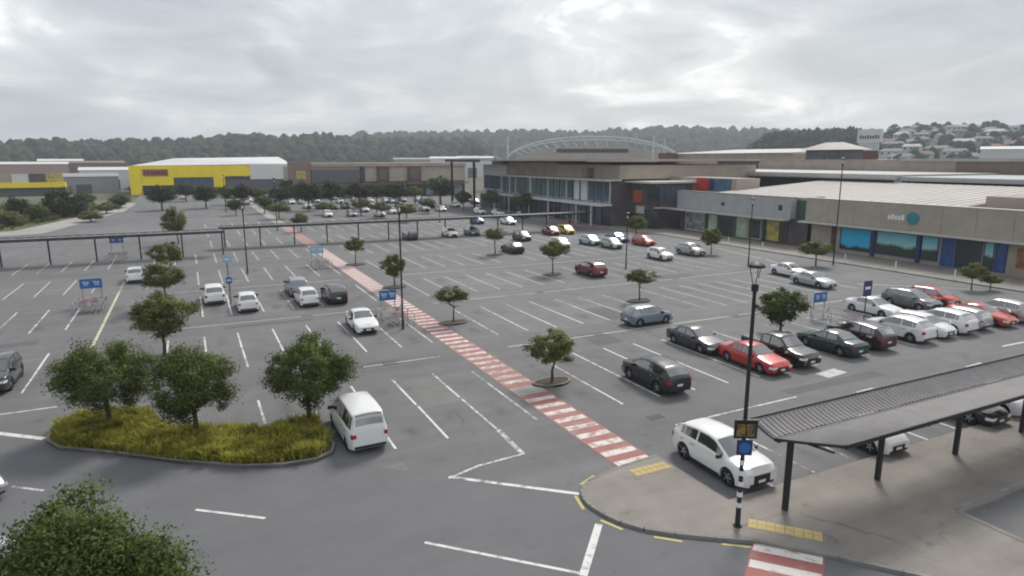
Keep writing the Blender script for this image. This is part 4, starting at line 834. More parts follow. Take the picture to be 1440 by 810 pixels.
def car_meshes(kind):
    if kind in CARM: return CARM[kind]
    p = CT[kind]; L, Wd, wb, wr = p['L'], p['W'], p['wb'], p['wr']; hw = Wd / 2
    ax = (-wb / 2 - .05, wb / 2 - .05)
    if kind in ('hatch', 'suv'): ax = (-wb / 2 - .02, wb / 2 - .02)
    ra = wr + .055
    xs = set([a for a, _ in p['sh']] + [a for a, _ in p['rf']] + [p['cowl'], p['rfr'], p['rrr'], p['rbt']])
    for c in ax:
        for k in range(9): xs.add(round(c - ra * math.cos(math.pi * k / 8), 3))
    for k in range(1, 5):
        xs.add(round(p['rfr'] + (p['cowl'] - p['rfr']) * k / 5, 3)); xs.add(round(p['rbt'] + (p['rrr'] - p['rbt']) * k / 5, 3))
    xs = sorted(xs); ys = []
    for x_ in xs:
        if not ys or x_ - ys[-1] > .012: ys.append(x_)
    xs = ys
    def zs(x_): return lerp_tab(p['sh'], x_)
    def zr(x_): return max(lerp_tab(p['rf'], x_), zs(x_) + .015)
    def wid(x_):
        e0 = max(0, abs(x_) - (L / 2 - .75)) / .75; return hw * (1 - .17 * e0 ** 2.2)
    zrmax = max(b for _, b in p['rf'])
    def wroof(x_):
        t = max(0, min(1, (zr(x_) - zs(x_)) / (zrmax - 1.0))); return wid(x_) * (.90 - .17 * t)
    def zb(x_):
        z = p['clr']; e0 = max(0, abs(x_) - (L / 2 - .5)) / .5; z += .10 * e0
        for c in ax:
            d = abs(x_ - c)
            if d < ra: z = max(z, wr - .01 + math.sqrt(max(0, ra * ra - d * d)))
        return z
    mb = MB(); rings = []
    for x_ in xs:
        w, s_, r_, b_ = wid(x_), zs(x_), zr(x_), zb(x_); wrf = wroof(x_)
        zm = max(b_ + .03, min(.62, s_ - .15)); zt = r_ - s_
        half = [(w * .55, b_), (w * .955, b_), (w, max(b_ + .02, zm - .14)), (w * .992, max(b_ + .04, zm + .06)), (w * .965, s_ - .03), (w * .93, s_ + .012), (wrf, r_ - min(.05, zt * .35)), (wrf * .90, r_ - min(.012, zt * .1)), (wrf * .5, r_ + min(.02, .3 * zt)), (0, r_ + min(.03, .4 * zt))]
        ring = [(x_, -a, c) for a, c in half[:-1]] + [(x_, 0, half[-1][1])] + [(x_, a, c) for a, c in reversed(half[:-1])]
        rings.append(ring)
    n = len(rings[0])
    for r_ in rings: mb.v += r_
    for i in range(len(rings) - 1):
        for k in range(n - 1): mb.f.append((i * n + k, i * n + k + 1, (i + 1) * n + k + 1, (i + 1) * n + k)); mb.m.append(0)
    mb.f.append(tuple(range(n - 1, -1, -1))); mb.m.append(0); j = (len(rings) - 1) * n; mb.f.append(tuple(j + k for k in range(n))); mb.m.append(0)
    D = {'body': mb.mesh('body', ['dark_metal'], 32)}
    def patch(name, xa, xb, side=None):
        g = MB(); st = [x_ for x_ in xs if xa - 1e-4 <= x_ <= xb + 1e-4]
        if xa not in st: st = [xa] + st
        if xb not in st: st = st + [xb]
        rows = []
        for x_ in st:
            if side is None:
                w_ = wroof(x_) * .90; r_ = zr(x_); dz = .016
                sl = (zr(x_ + .03) - zr(x_ - .03)) / .06; nl = math.hypot(1, sl); ox, oz = -sl / nl * .014, .014 / nl
                rows.append([(x_ + ox, -w_, r_ - .012 + oz), (x_ + ox, -w_ * .5, r_ + .012 + oz), (x_ + ox, 0, r_ + .026 + oz), (x_ + ox, w_ * .5, r_ + .012 + oz), (x_ + ox, w_, r_ - .012 + oz)])
            else:
                s_, r_ = zs(x_), zr(x_); A = Vector((wid(x_) * .93, s_ + .012)); B = Vector((wroof(x_), r_ - min(.05, (r_ - s_) * .35))); a_ = A.lerp(B, .10); b_ = A.lerp(B, .90)
                if b_.y < a_.y + .01: b_ = a_ + Vector((0, .01))
                rows.append([(x_, side * (a_.x + .012), a_.y), (x_, side * (b_.x + .012), b_.y)])
        m_ = len(rows[0])
        for r_ in rows: g.v += r_
        for i in range(len(rows) - 1):
            for k in range(m_ - 1):
                q = (i * m_ + k, (i + 1) * m_ + k, (i + 1) * m_ + k + 1, i * m_ + k + 1); g.f.append(q if side != -1 else q[::-1]); g.m.append(0)
        return g.mesh(name, ['glass_dark'], 40)
    c, f, r_, b_ = p['cowl'], p['rfr'], p['rrr'], p['rbt']
    D['windscreen'] = patch('windscreen', f + .06, c - .05); D['rear_window'] = patch('rear_window', b_ + (.05 if kind != 'sedan' else .1), r_ - .03)
    bp = (f + r_) / 2 + (.05 if kind != 'ute' else -.05)
    for s_ in (-1, 1):
        D['sw%d' % s_] = [patch('side_window', bp + .05, c - (.30 if kind != 'van' else .32), s_), patch('side_window', (r_ if kind in ('sedan', 'ute') else r_ + .25) - (.25 if kind == 'sedan' else 0), bp - .05, s_)]
        if kind in ('suv', 'van'): D['sw%d' % s_].append(patch('side_window', r_ + .02, r_ + .19, s_))
    tz = max(.28, wr * .92); g = MB(); tw = .2
    prof = [(wr * .62, -tw / 2), (wr * .96, -tw / 2), (wr, -tw / 2 + .03), (wr, tw / 2 - .03), (wr * .96, tw / 2), (wr * .62, tw / 2)]
    n2_ = 18
    for rr, yy in prof:
        for k in range(n2_): a = 2 * math.pi * k / n2_; g.v.append((rr * math.cos(a), yy, rr * math.sin(a)))
    for j_ in range(len(prof) - 1):
        for k in range(n2_): g.f.append((j_ * n2_ + k, (j_ + 1) * n2_ + k, (j_ + 1) * n2_ + (k + 1) % n2_, j_ * n2_ + (k + 1) % n2_)); g.m.append(0)
    D['wheel'] = g.mesh('wheel', ['tyre'], 40)
    for s_ in (-1, 1):
        g = MB(); y_ = s_ * (tw / 2 - .02); r0 = wr * .63
        g.tube((0, y_ - s_ * .06, 0), (0, y_ - s_ * .05, 0), r0, r0, 18, 1)
        for k in range(5):
            a = 2 * math.pi * k / 5; ca, sa = math.cos(a), math.sin(a)
            def pt(rr, t_, yy): return (rr * ca - t_ * sa, yy, rr * sa + t_ * ca)
            q = [pt(.05, -.035, y_), pt(r0 * .97, -.045, y_ - s_ * .01), pt(r0 * .97, .045, y_ - s_ * .01), pt(.05, .035, y_)]
            g.quad(*(q if s_ == -1 else q[::-1]), 0)
        g.tube((0, y_ - s_ * .05, 0), (0, y_ + s_ * .008, 0), .075, .06, 10, 0)
        D['rim%d' % s_] = g.mesh('rim', ['alloy', 'black_plastic'])
    D['ax'] = ax; D['tz'] = wr
    g = MB().box(-L / 2 + .25, L / 2 - .25, -hw * .60, hw * .60, p['clr'] - .03, .75); D['chassis'] = g.mesh('chassis', ['black_plastic'])
    # lights, grille, plate, bumpers and mirrors follow the body ends
    fx = L / 2; zf = lerp_tab(p['sh'], fx - .12); zrr = lerp_tab(p['sh'], -L / 2 + .05)
    def endbox(x0, x1, y0, y1, z0, z1, m_, nm): return MB().box(x0, x1, y0, y1, z0, z1).mesh(nm, [m_])
    we = wid(fx)
    def side_lamp(front, s_, m_, nm, z0, z1, ln, back):
        g = MB(); sg = 1 if front else -1; st = [fx - ln * t_ for t_ in (0, .35, .7, 1)]
        rows = [[(sg * (fx + .012), s_ * we * (.62 if front else .80), z0 + (z1 - z0) * .12), (sg * (fx + .012), s_ * we * (.62 if front else .80), z1)]]
        for x_ in st: w_ = wid(sg * x_) + .012; rows.append([(sg * (x_ + .010), s_ * w_, z0), (sg * (x_ + .010), s_ * w_ * .985, z1 if not front else z1 - .01)])
        for r2 in rows: g.v += r2
        for i in range(len(rows) - 1): g.f.append((2 * i, 2 * i + 1, 2 * i + 3, 2 * i + 2)); g.m.append(0)
        return g.mesh(nm, [m_])
    for s_ in (-1, 1):
        D['head%d' % s_] = side_lamp(True, s_, 'lamp_glass', 'headlight', zf - .16, zf - .01, .30, 0)
        hi = zrr + (.02 if kind in ('hatch', 'sedan') else .0)
        D['tail%d' % s_] = side_lamp(False, s_, 'tail_red', 'tail_light', hi - (.20 if kind in ('sedan', 'hatch') else .26), hi - .06, .14, 0)
        D['mir%d' % s_] = MB().box(p['cowl'] - .42, p['cowl'] - .32, min(s_ * hw * .90, s_ * (hw + .16)), max(s_ * hw * .90, s_ * (hw + .16)), zs(p['cowl'] - .4) - .02, zs(p['cowl'] - .4) + .12).mesh('door_mirror', ['black_plastic'])
        g = MB()
        for zh in (bp + .02 - .32, bp - .95): g.box(zh, zh + .17, min(s_ * hw * .97, s_ * (hw + .02)), max(s_ * hw * .97, s_ * (hw + .02)), zs(bp) - .16, zs(bp) - .13)
        D['hnd%d' % s_] = g.mesh('door_handle', ['alloy'])
    D['sills'] = [MB().box(ax[0] + ra + .03, ax[1] - ra - .03, min(s_ * hw * .93, s_ * (hw + .008)), max(s_ * hw * .93, s_ * (hw + .008)), p['clr'] - .02, p['clr'] + .11).mesh('sill_trim', ['black_plastic']) for s_ in (-1, 1)]
    D['grille'] = endbox(fx - .1, fx + .014, -we * .55, we * .55, p['clr'] + .20, zf - .12, 'black_plastic', 'grille')
    D['lower_grille'] = endbox(fx - .1, fx + .018, -we * .8, we * .8, p['clr'] + .11, p['clr'] + .19, 'black_plastic', 'bumper_trim')
    D['rear_trim'] = endbox(-fx - .02, -fx + .15, -we * .92, we * .92, p['clr'] + .12, p['clr'] + .24, 'black_plastic', 'bumper_trim')
    D['fplate'] = endbox(fx + .0142, fx + .026, -.18, .18, p['clr'] + .205, p['clr'] + .32, 'plate', 'number_plate'); D['rplate'] = endbox(-fx - .012, -fx + .05, -.18, .18, zrr - .42, zrr - .30, 'plate', 'number_plate')
    CARM[kind] = D; return D
def paint(name, col, metal=.15): return mat('paint_' + name, col, .32, metal=metal, coat=.8, var=.03, vscale=2)
paint('white', (.74, .74, .735), 0); paint('silver', (.42, .43, .44), .55); paint('grey', (.14, .145, .155), .5); paint('charcoal', (.035, .037, .042), .4); paint('black', (.010, .010, .012), .2)
paint('red', (.43, .022, .018)); paint('orange_red', (.50, .055, .022)); paint('maroon', (.16, .012, .016)); paint('plum', (.035, .010, .016)); paint('green', (.010, .034, .034)); paint('aqua', (.40, .52, .53)); paint('sage', (.36, .41, .36))
paint('yellow', (.62, .42, .03)); paint('blue', (.02, .05, .17)); paint('bluegrey', (.20, .24, .29), .4); paint('cream', (.62, .60, .50), 0)
HEAD = {'N': R(90), 'S': R(-90), 'E': 0.0, 'W': R(180)}
def car(kind, color, X, Y, head, label, group='cars in the car park', name=None, small=False, plate=True):
    D = car_meshes(kind); ang = HEAD[head] if isinstance(head, str) else R(head)
    nm = name or {'hatch': 'hatchback', 'sedan': 'sedan', 'suv': 'sport_utility_car', 'van': 'people_carrier_van', 'ute': 'pickup_truck'}[kind]
    catn = {'van': 'van', 'ute': 'pickup'}.get(kind, 'car')
    t = thing(nm, label, catn, (X, Y, .004), ang + R(random.uniform(-1.2, 1.2)), group)
    b = add('body', D['body'], t); b.material_slots[0].link = 'OBJECT'; b.material_slots[0].material = MATS['paint_' + color]
    add('chassis', D['chassis'], t); add('windscreen', D['windscreen'], t); add('rear_window', D['rear_window'], t)
    hw = CT[kind]['W'] / 2
    for s_ in (-1, 1):
        for w_ in D['sw%d' % s_]: add('side_window', w_, t)
        add('headlight', D['head%d' % s_], t); add('tail_light', D['tail%d' % s_], t)
        m_ = add('door_mirror', D['mir%d' % s_], t)
        if not small: add('door_handle', D['hnd%d' % s_], t)
        for a in D['ax']:
            w_ = add('wheel', D['wheel'], t, (a, s_ * (hw - .125), D['tz'])); add('rim', D['rim%d' % s_], w_)
    for q_ in D['sills']: add('sill_trim', q_, t)
    add('grille', D['grille'], t); add('bumper_trim', D['lower_grille'], t); add('bumper_trim', D['rear_trim'], t)
    if not small: add('number_plate', D['fplate'], t); add('number_plate', D['rplate'], t)
    return t
CARS = [
 ('van', 'white', 6.25, 29.25, 'N', 'white one box van parked beside the yellow grass bed, rear window showing'),
 ('suv', 'white', 19.2, 19.0, 'S', 'white crossover with black window band parked at the paved nose by the crossing pole'),
 ('sedan', 'white', xc(3), 48.9, 'S', 'white sedan facing the road, alone near the lamp post with the blue board'),
 ('suv', 'charcoal', -10.75, 45.2, 'S', 'dark grey car with bright windscreen parked alone at the outer bay lines'),
 ('suv', 'white', xc(-1) + .1, 64.6, 'N', 'white crossover seen from behind next to the dark post with blue sign'),
 ('hatch', 'white', xc(0) + .1, 60.0, 'N', 'white hatchback seen from behind, one bay along from the dark sign post'),
 ('suv', 'bluegrey', xc(2), 65.0, 'N', 'blue grey crossover nose to nose with a white hatchback'),
 ('hatch', 'white', xc(2) + .1, 59.9, 'N', 'white hatchback parked nose to nose with the blue grey crossover'),
 ('suv', 'black', xc(3) + .1, 59.9, 'N', 'black boxy four wheel drive beside the white hatchback'),
 ('hatch', 'white', -5.8, 79.6, 'N', 'white hatchback alone at the far end of the yellow edge line'),
 ('suv', 'black', xc(8) - .3, 28.6, 'N', 'black crossover seen from behind with raised tailgate glass, near the walkway tree'),
 ('sedan', 'charcoal', xc(11) - .35, 33.4, 'S', 'charcoal sedan parked behind the bright red sedan'),
 ('sedan', 'red', xc(11), 28.6, 'S', 'bright red sedan facing the drive lane'),
 ('ute', 'black', xc(12) + .1, 28.9, 'S', 'black pickup with silver windscreen beside the bright red sedan'),
 ('sedan', 'green', xc(14), 28.9, 'N', 'dark green sedan beside the plum crossover'),
 ('suv', 'plum', xc(15) + .6, 29.0, 'N', 'dark plum crossover between the dark green sedan and the white cars'),
 ('suv', 'white', xc(17) - .1, 28.9, 'N', 'white crossover first in the white row, next to the plum crossover'),
 ('hatch', 'white', xc(18), 28.8, 'S', 'low white hatchback between two white crossovers'),
 ('suv', 'white', xc(19), 28.9, 'N', 'white crossover seen from behind, beside the silver hatchback'),
 ('hatch', 'silver', xc(20), 29.0, 'N', 'silver hatchback between a white crossover and the orange red sedan'),
 ('sedan', 'orange_red', xc(21) + .2, 28.9, 'S', 'orange red sedan at the end of the white row'),
 ('suv', 'silver', xc(22) + .5, 28.9, 'N', 'silver crossover beside the orange red sedan'),
 ('sedan', 'white', xc(19) - .1, 34.4, 'S', 'white sedan in the back row behind the navy pole sign'),
 ('suv', 'grey', xc(21), 34.5, 'S', 'grey crossover in the back row beside a red hatchback'),
 ('hatch', 'red', xc(22) + .9, 34.6, 'S', 'red hatchback in the back row beside the grey crossover'),
 ('hatch', 'bluegrey', 31.9, 40.4, 'E', 'pale silver blue hatchback crossing the aisle side on'),
 ('sedan', 'white', 59.6, 50.6, 'S', 'white sedan in front of the beige shop, further of a pair'),
 ('sedan', 'silver', 57.0, 45.4, 'S', 'silver white sedan nearer the drive lane, one of a pair before the beige shop'),
 ('hatch', 'white', 54.6, 67.0, 'S', 'white hatchback parked before the red hatchback near the grey shop'),
 ('suv', 'silver', 60.8, 68.2, 'S', 'silver crossover beside the kerb before the grey shop'),
 ('hatch', 'red', 61.3, 79.2, 'S', 'red hatchback behind the white hatchback near the dark entrance'),
 ('suv', 'maroon', 39.9, 60.9, 'N', 'maroon crossover alone in the empty middle bays'),
 ('hatch', 'cream', 48.6, 82.6, 'S', 'cream hatchback half hidden by a round topped tree'),
 ('hatch', 'aqua', 54.5, 83.6, 'S', 'pale aqua hatchback beside a sage green car'),
 ('hatch', 'sage', 55.2, 78.9, 'S', 'sage green hatchback beside the pale aqua one'),
 ('sedan', 'blue', 60.4, 84.8, 'S', 'dark blue sedan beyond the sage green hatchback'),
 ('hatch', 'maroon', 55.6, 97.6, 'S', 'dark red hatchback next to the yellow car'),
 ('hatch', 'yellow', 58.8, 98.0, 'S', 'yellow hatchback near the glazed entrance'),
 ('sedan', 'black', 40.1, 81.2, 'N', 'black sedan with bright rear glass behind the olive tree'),
 ('hatch', 'charcoal', 47.5, 92.8, 'S', 'charcoal hatchback behind the black sedan'),
 ('hatch', 'white', 39.0, 102.9, 'S', 'white hatchback under the long shelter edge'),
 ('hatch', 'grey', 43.2, 103.2, 'S', 'grey hatchback beside the white one at the long shelter'),
 ('hatch', 'charcoal', 31.8, 102.2, 'N', 'charcoal hatchback seen from behind under the long shelter roof'),
 ('sedan', 'white', 57.1, 117.6, 'S', 'white sedan just beyond the end of the long shelter'),
 ('hatch', 'blue', 52.0, 121.5, 'S', 'dark blue hatchback beyond the shelter roof'),
 ('hatch', 'white', 26.9, 18.35, 'S', 'white hatchback parked alone under the corrugated canopy, bonnet showing'),
 ('sedan', 'black', 34.3, 18.4, 'S', 'black sedan parked under the corrugated canopy'),
 ('hatch', 'white', 36.9, 18.2, 'S', 'white hatchback under the canopy beside the black sedan'),
 ('hatch', 'silver', -9.2, 30.1, -42, 'silver hatchback driving along the road beside the bushy tree'),
 ('suv', 'silver', -6.4, 22.4, -42, 'silver car half hidden behind the big bushy tree'),
]
for c in CARS: car(*c, group='cars in the car park' if c[3] < 90 else 'cars near the long shelter', small=c[3] > 75)
FARC = [('hatch', 'white', 61.9, 143, 'S'), ('suv', 'silver', 52.8, 157, 'S'), ('hatch', 'white', 38.8, 147, 'S'), ('hatch', 'white', 43.4, 153, 'S'), ('hatch', 'white', 27.9, 151, 'S'), ('hatch', 'silver', 33.1, 150, 'S'),
        ('hatch', 'charcoal', 33.8, 174, 'S'), ('hatch', 'charcoal', 30.6, 176, 'S'), ('suv', 'charcoal', 37.0, 175, 'S')]
for i in range(6): FARC.append((random.choice(['hatch', 'suv', 'sedan']), random.choice(['white', 'silver', 'grey']), 10 + 4.9 * i, 199 + (i % 2) * 6, 'N'))
for i in range(7): FARC.append((random.choice(['hatch', 'suv']), random.choice(['white', 'white', 'silver', 'charcoal']), -10 + 4.2 * i, 240, 'N'))
for k_, c_, px_, py_ in [('hatch', 'white', 640, 291), ('suv', 'silver', 655, 284), ('hatch', 'charcoal', 606, 292), ('sedan', 'white', 700, 303), ('hatch', 'silver', 520, 291), ('suv', 'white', 478, 286), ('hatch', 'white', 445, 285), ('hatch', 'grey', 566, 284), ('suv', 'white', 588, 283), ('hatch', 'white', 410, 287), ('hatch', 'silver', 375, 292), ('sedan', 'grey', 735, 306)]:
    FARC.append((k_, c_, *G(px_, py_), 'S'))
for k_, c_, px_, py_ in [('suv', 'white', 300, 277), ('hatch', 'silver', 325, 279), ('hatch', 'white', 350, 284), ('hatch', 'charcoal', 280, 281), ('suv', 'white', 386, 284), ('hatch', 'white', 468, 281), ('suv', 'silver', 498, 283), ('hatch', 'white', 542, 285), ('sedan', 'white', 620, 297), ('hatch', 'charcoal', 668, 287), ('suv', 'white', 432, 293), ('hatch', 'silver', 512, 298)]:
    FARC.append((k_, c_, *G(px_, py_), 'S'))
for i in range(5): FARC.append(('hatch', random.choice(['white', 'silver']), 44 + 5 * i, 190 + (i % 2) * 7, 'S'))
cname = {'white': 'white', 'silver': 'silver', 'grey': 'grey', 'charcoal': 'charcoal', 'cream': 'cream'}
kname = {'hatch': 'hatchback', 'suv': 'crossover', 'sedan': 'sedan'}
for k, c, X, Y, h_ in FARC:
    zone = 'in front of the yellow store' if Y > 210 else ('before the brown shops' if Y > 185 else 'between the long shelter and the brown shops')
    car(k, c, X, Y, h_, 'tiny distant %s %s parked %s' % (cname[c], kname[k], zone), 'distant %s %ss %s' % (cname[c], kname[k], zone), small=True)

# ================================================================== LAMPS, SIGNS, TROLLEY BAYS, SHELTERS
def lamp_post(X, Y, h, label, z=0.0, group='dome lamp posts in the car park', r=.085):
    t = thing('lamp_post', label, 'lamp post', (X, Y, z), 0, group)
    MB().lathe([(.0, 0), (.16, 0), (.16, .02), (r * 1.15, .05), (r, .9), (r * .9, .92), (r * .72, h - .95), (r * 1.35, h - .95), (r * 1.4, h - .72), (.0, h - .70)], 12).build('pole', 'dark_metal', t, 40)
    mb = MB()
    for a in (0, 2.09, 4.19): mb.tube((.07 * math.cos(a), .07 * math.sin(a), h - .74), (.21 * math.cos(a), .21 * math.sin(a), h - .14), .014, n=6)
    mb.build('bracket', 'dark_metal', t)
    MB().lathe([(.0, h - .72), (.07, h - .72), (.09, h - .55), (.06, h - .42), (.0, h - .42)], 10).build('lamp_glass', 'lamp_glass', t, 40)
    MB().lathe([(.0, h - .145), (.24, h - .17), (.285, h - .15), (.26, h - .07), (.16, h - .01), (.0, h + .04)], 18).build('lamp_hood', 'dark_metal', t, 40)
    return t
near = lamp_post(16.35, 15.2, 9.4, 'tall dark lamp post by the zebra crossing carrying black and blue boards', .12)
# black and white bands and boards on the crossing side of the post
for i in range(5):
    z = .75 + .40 * i
    MB().lathe([(.095, z), (.098, z + .002), (.096, z + .17), (.09, z + .172)], 12).build('white_band', 'sign_white', near, 40)
sgn = add('sign_board', None, near, (0, 0, 0)); bpy.data.objects.remove(sgn)
mat('board_mustard', (0.30, 0.20, 0.035), .6, col2=(0.03, .03, .03), vscale=9)
fx_, fy_ = -SY, -CY  # boards face the road approach
def board(parent, name, m, w, z0, z1, off, ang, th=.05):
    o = MB().box(-w / 2, w / 2, -th, 0, z0, z1).build(name, m, parent); o.rotation_euler = (0, 0, ang); o.location = (math.sin(ang) * off, -math.cos(ang) * off, 0); return o
A0 = R(-28)
b1 = board(near, 'sign_board', 'black_plastic', .78, 3.36, 4.0, .10, A0)
MB().box(-.31, -.03, -.066, -.051, 3.44, 3.88).build('sign_panel', 'board_mustard', b1); MB().box(.03, .31, -.066, -.051, 3.44, 3.88).build('sign_panel', 'board_mustard', b1)
mb = MB().prism([(-.40, .0), (.40, .0), (.40, -.14), (-.40, -.14)], 4.03, 4.06); mb.build('sign_cap', 'dark_metal', b1)
b2 = board(near, 'blue_sign', 'navy', .52, 2.75, 3.31, .10, A0)
MB().lathe([(.0, 0), (.2, 0), (.2, .012), (.0, .012)], 20).build('sign_disc', 'sign_blue', b2); d = b2.children[0]; d.rotation_euler = (R(90), 0, 0); d.location = (0, -.052, 3.03)
for X, Y, h, lab in [(13.9, 47.1, 9.7, 'dark lamp post beside the walkway behind the blue trolley board'), (5.3, 78.9, 8.1, 'dark lamp post between empty bays in front of the long shelter gap'), (61.5, 58.5, 8.2, 'dark lamp post at the drive lane before the grey shop'),
                     (46.0, 62.6, 6.7, 'dark lamp post near the maroon crossover'), (71.0, 53.9, 13.0, 'tallest slim lamp post on the shop footpath before the beige shop'), (14.0, 125, 9.5, 'far lamp post on the walkway beyond the long shelter'), (46, 127, 9, 'far lamp post in front of the glazed entrance'), (40, 170, 9, 'distant lamp post before the brown shops'), (8, 176, 9, 'distant lamp post before the yellow store')]:
    lamp_post(X, Y, h, lab)
def trolley_icon(mb, x, z, s, y):
    for a in ((-.5, .35, -.34, .42), (-.34, -.02, -.26, .42), (-.26, .28, .42, .34), (.34, 0, .42, .28), (-.26, .0, .34, .06), (-.26, .13, .34, .18), (-.26, -.18, .3, -.13), (-.22, -.34, -.08, -.22), (.14, -.34, .28, -.22)):
        mb.box(x + a[0] * s, x + a[2] * s, y - .004, y, z + a[1] * s, z + a[3] * s)
tm_ = MB()
for z, a, b in ((.95, .55, .95), (.80, .50, .90), (.65, .44, .84), (.5, .38, .78)):
    for s_ in (-1, 1): tm_.tube((-a, s_ * .26 * a / .5, z), (b - .45, s_ * .2, z), .012, n=4)
    tm_.tube((-a, -.26 * a / .5, z), (-a, .26 * a / .5, z), .012, n=4); tm_.tube((b - .45, -.2, z), (b - .45, .2, z), .012, n=4)
for s_ in (-1, 1):
    for k in range(6): tm_.tube((-.36 + .13 * k, s_ * .2, .5), (-.5 + .19 * k, s_ * (.27 - .012 * k), .95), .007, n=4)
for k in range(5): tm_.tube((-.38, -.2 + .1 * k, .5), (.33, -.18 + .09 * k, .5), .007, n=4)
TROL = dict(basket=tm_.mesh('basket', ['alloy']))
g = MB()
for s_ in (-1, 1): g.tube((-.45, s_ * .24, .13), (.4, s_ * .2, .16), .018, n=5); g.tube((-.45, s_ * .24, .13), (-.4, s_ * .22, .5), .018, n=5)
TROL['frame'] = g.mesh('frame', ['alloy']); TROL['handle'] = MB().tube((-.62, -.27, 1.0), (-.62, .27, 1.0), .022, n=6).mesh('handle', ['tail_red'])
g = MB().tube((0, -.015, .06), (0, .015, .06), .06, n=8); TROL['wheel'] = g.mesh('wheel', ['tyre'])
def trolley(X, Y, ang, label, group):
    t = thing('shopping_trolley', label, 'trolley', (X, Y, .004), ang, group)
    for k in ('basket', 'frame', 'handle'): add(k, TROL[k], t)
    for a in (-.42, .38):
        for s_ in (-.22, .2): add('wheel', TROL['wheel'], t, (a, s_, 0))
def trolley_bay(X, Y, label, nt_, sw=2.2, shh=1.1, zb=2.05, m='sign_blue', rail='kerb_mat', tl=''):
    t = thing('trolley_bay', label, 'trolley bay', (X, Y, .004), 0, 'trolley bays with blue boards')
    for s_ in (-1, 1):
        g = MB()
        for z in (.45, .95): g.tube((s_ * 1.05, -1.9, z), (s_ * 1.05, 1.9, z), .03, n=6)
        for yy in (-1.85, 0, 1.85): g.tube((s_ * 1.05, yy, 0), (s_ * 1.05, yy, .98), .032, n=6)
        g.build('side_rail', 'alloy', t)
        MB().tube((s_ * sw * .42, 2.0, 0), (s_ * sw * .42, 2.0, zb + shh), .045, n=8).build('post', 'alloy', t)
    b = MB().box(-sw / 2, sw / 2, 1.90, 1.95, zb, zb + shh).build('sign_board', m, t)
    mb = MB(); trolley_icon(mb, -sw * .23, zb + shh * .5, shh * .62, 1.897); mb.build('trolley_symbol', 'sign_white', b)
    mb = MB(); trolley_icon(mb, sw * .25, zb + shh * .5, shh * .62, 1.897); mb.build('trolley_symbol', 'sign_white', b)
    p = MB().box(-1.02, 1.02, 1.91, 1.95, .42, .80).build('end_panel', 'stripe_paint', t)
    for k in range(nt_): trolley(X + random.uniform(-.5, -.3) + (k % 2) * .85, Y - 1.0 + .42 * (k // 2), R(90 + random.uniform(-4, 4)), 'wire shopping trolley nested in the bay ' + tl, 'trolleys ' + tl)
trolley_bay(-8.4, 65.2, 'trolley bay with blue board beside the long pale yellow edge line', 6, 1.7, .85, 1.6, tl='beside the yellow edge line')
trolley_bay(45.4, 33.4, 'trolley bay with blue board behind the plum crossover', 4, 1.5, .8, 1.4, tl='behind the plum crossover')
trolley_bay(-9.0, 97.5, 'trolley bay with blue board under the left long shelter', 2, 1.6, .7, 2.0, tl='under the left shelter')
trolley_bay(13.5, 79.5, 'trolley bay with pale blue board where the walkway nears the long shelter', 3, 1.6, .9, 1.5, m='sign_pale_blue', tl='near the long shelter')
trolley_bay(14.0, 49.6, 'trolley bay with blue board next to the walkway lamp post', 3, 1.4, .85, 1.4, tl='next to the walkway lamp post')
def post_sign(X, Y, h, w, hh, m, label, z=.004):
    t = thing('post_sign', label, 'sign', (X, Y, z))
    MB().tube((0, 0, 0), (0, 0, h), .045, n=8).build('post', 'dark_metal', t); b = MB().box(-w / 2, w / 2, -.075, -.047, h - hh, h - .02).build('sign_board', m, t)
    MB().box(-w * .32, w * .32, -.079, -.076, h - hh * .55, h - hh * .38).build('sign_stripe', 'sign_white', b)
post_sign(48.6, 33.6, 3.2, 1.0, 1.3, 'navy', 'navy sign board on a dark pole among the white cars'); post_sign(2.6, 62.4, 2.5, .5, .6, 'sign_blue', 'dark post with small blue sign beside the white crossover')
post_sign(3.1, 75.5, 2.6, .9, .7, 'sign_pale_blue', 'pale blue sign on a post before the lamp post at the shelter gap')

for k in range(7):
    Y = 34 + 6.6 * k; o = tag(MB().lathe([(0, 0), (.07, 0), (.065, 1.02), (.04, 1.1), (0, 1.11)], 10).build('bollard', 'sign_white', None, 40), 'slim white bollard on the kerb before the beige shop', 'bollard', 'white bollards before the beige shop'); o.location = (72.95, Y, .12)
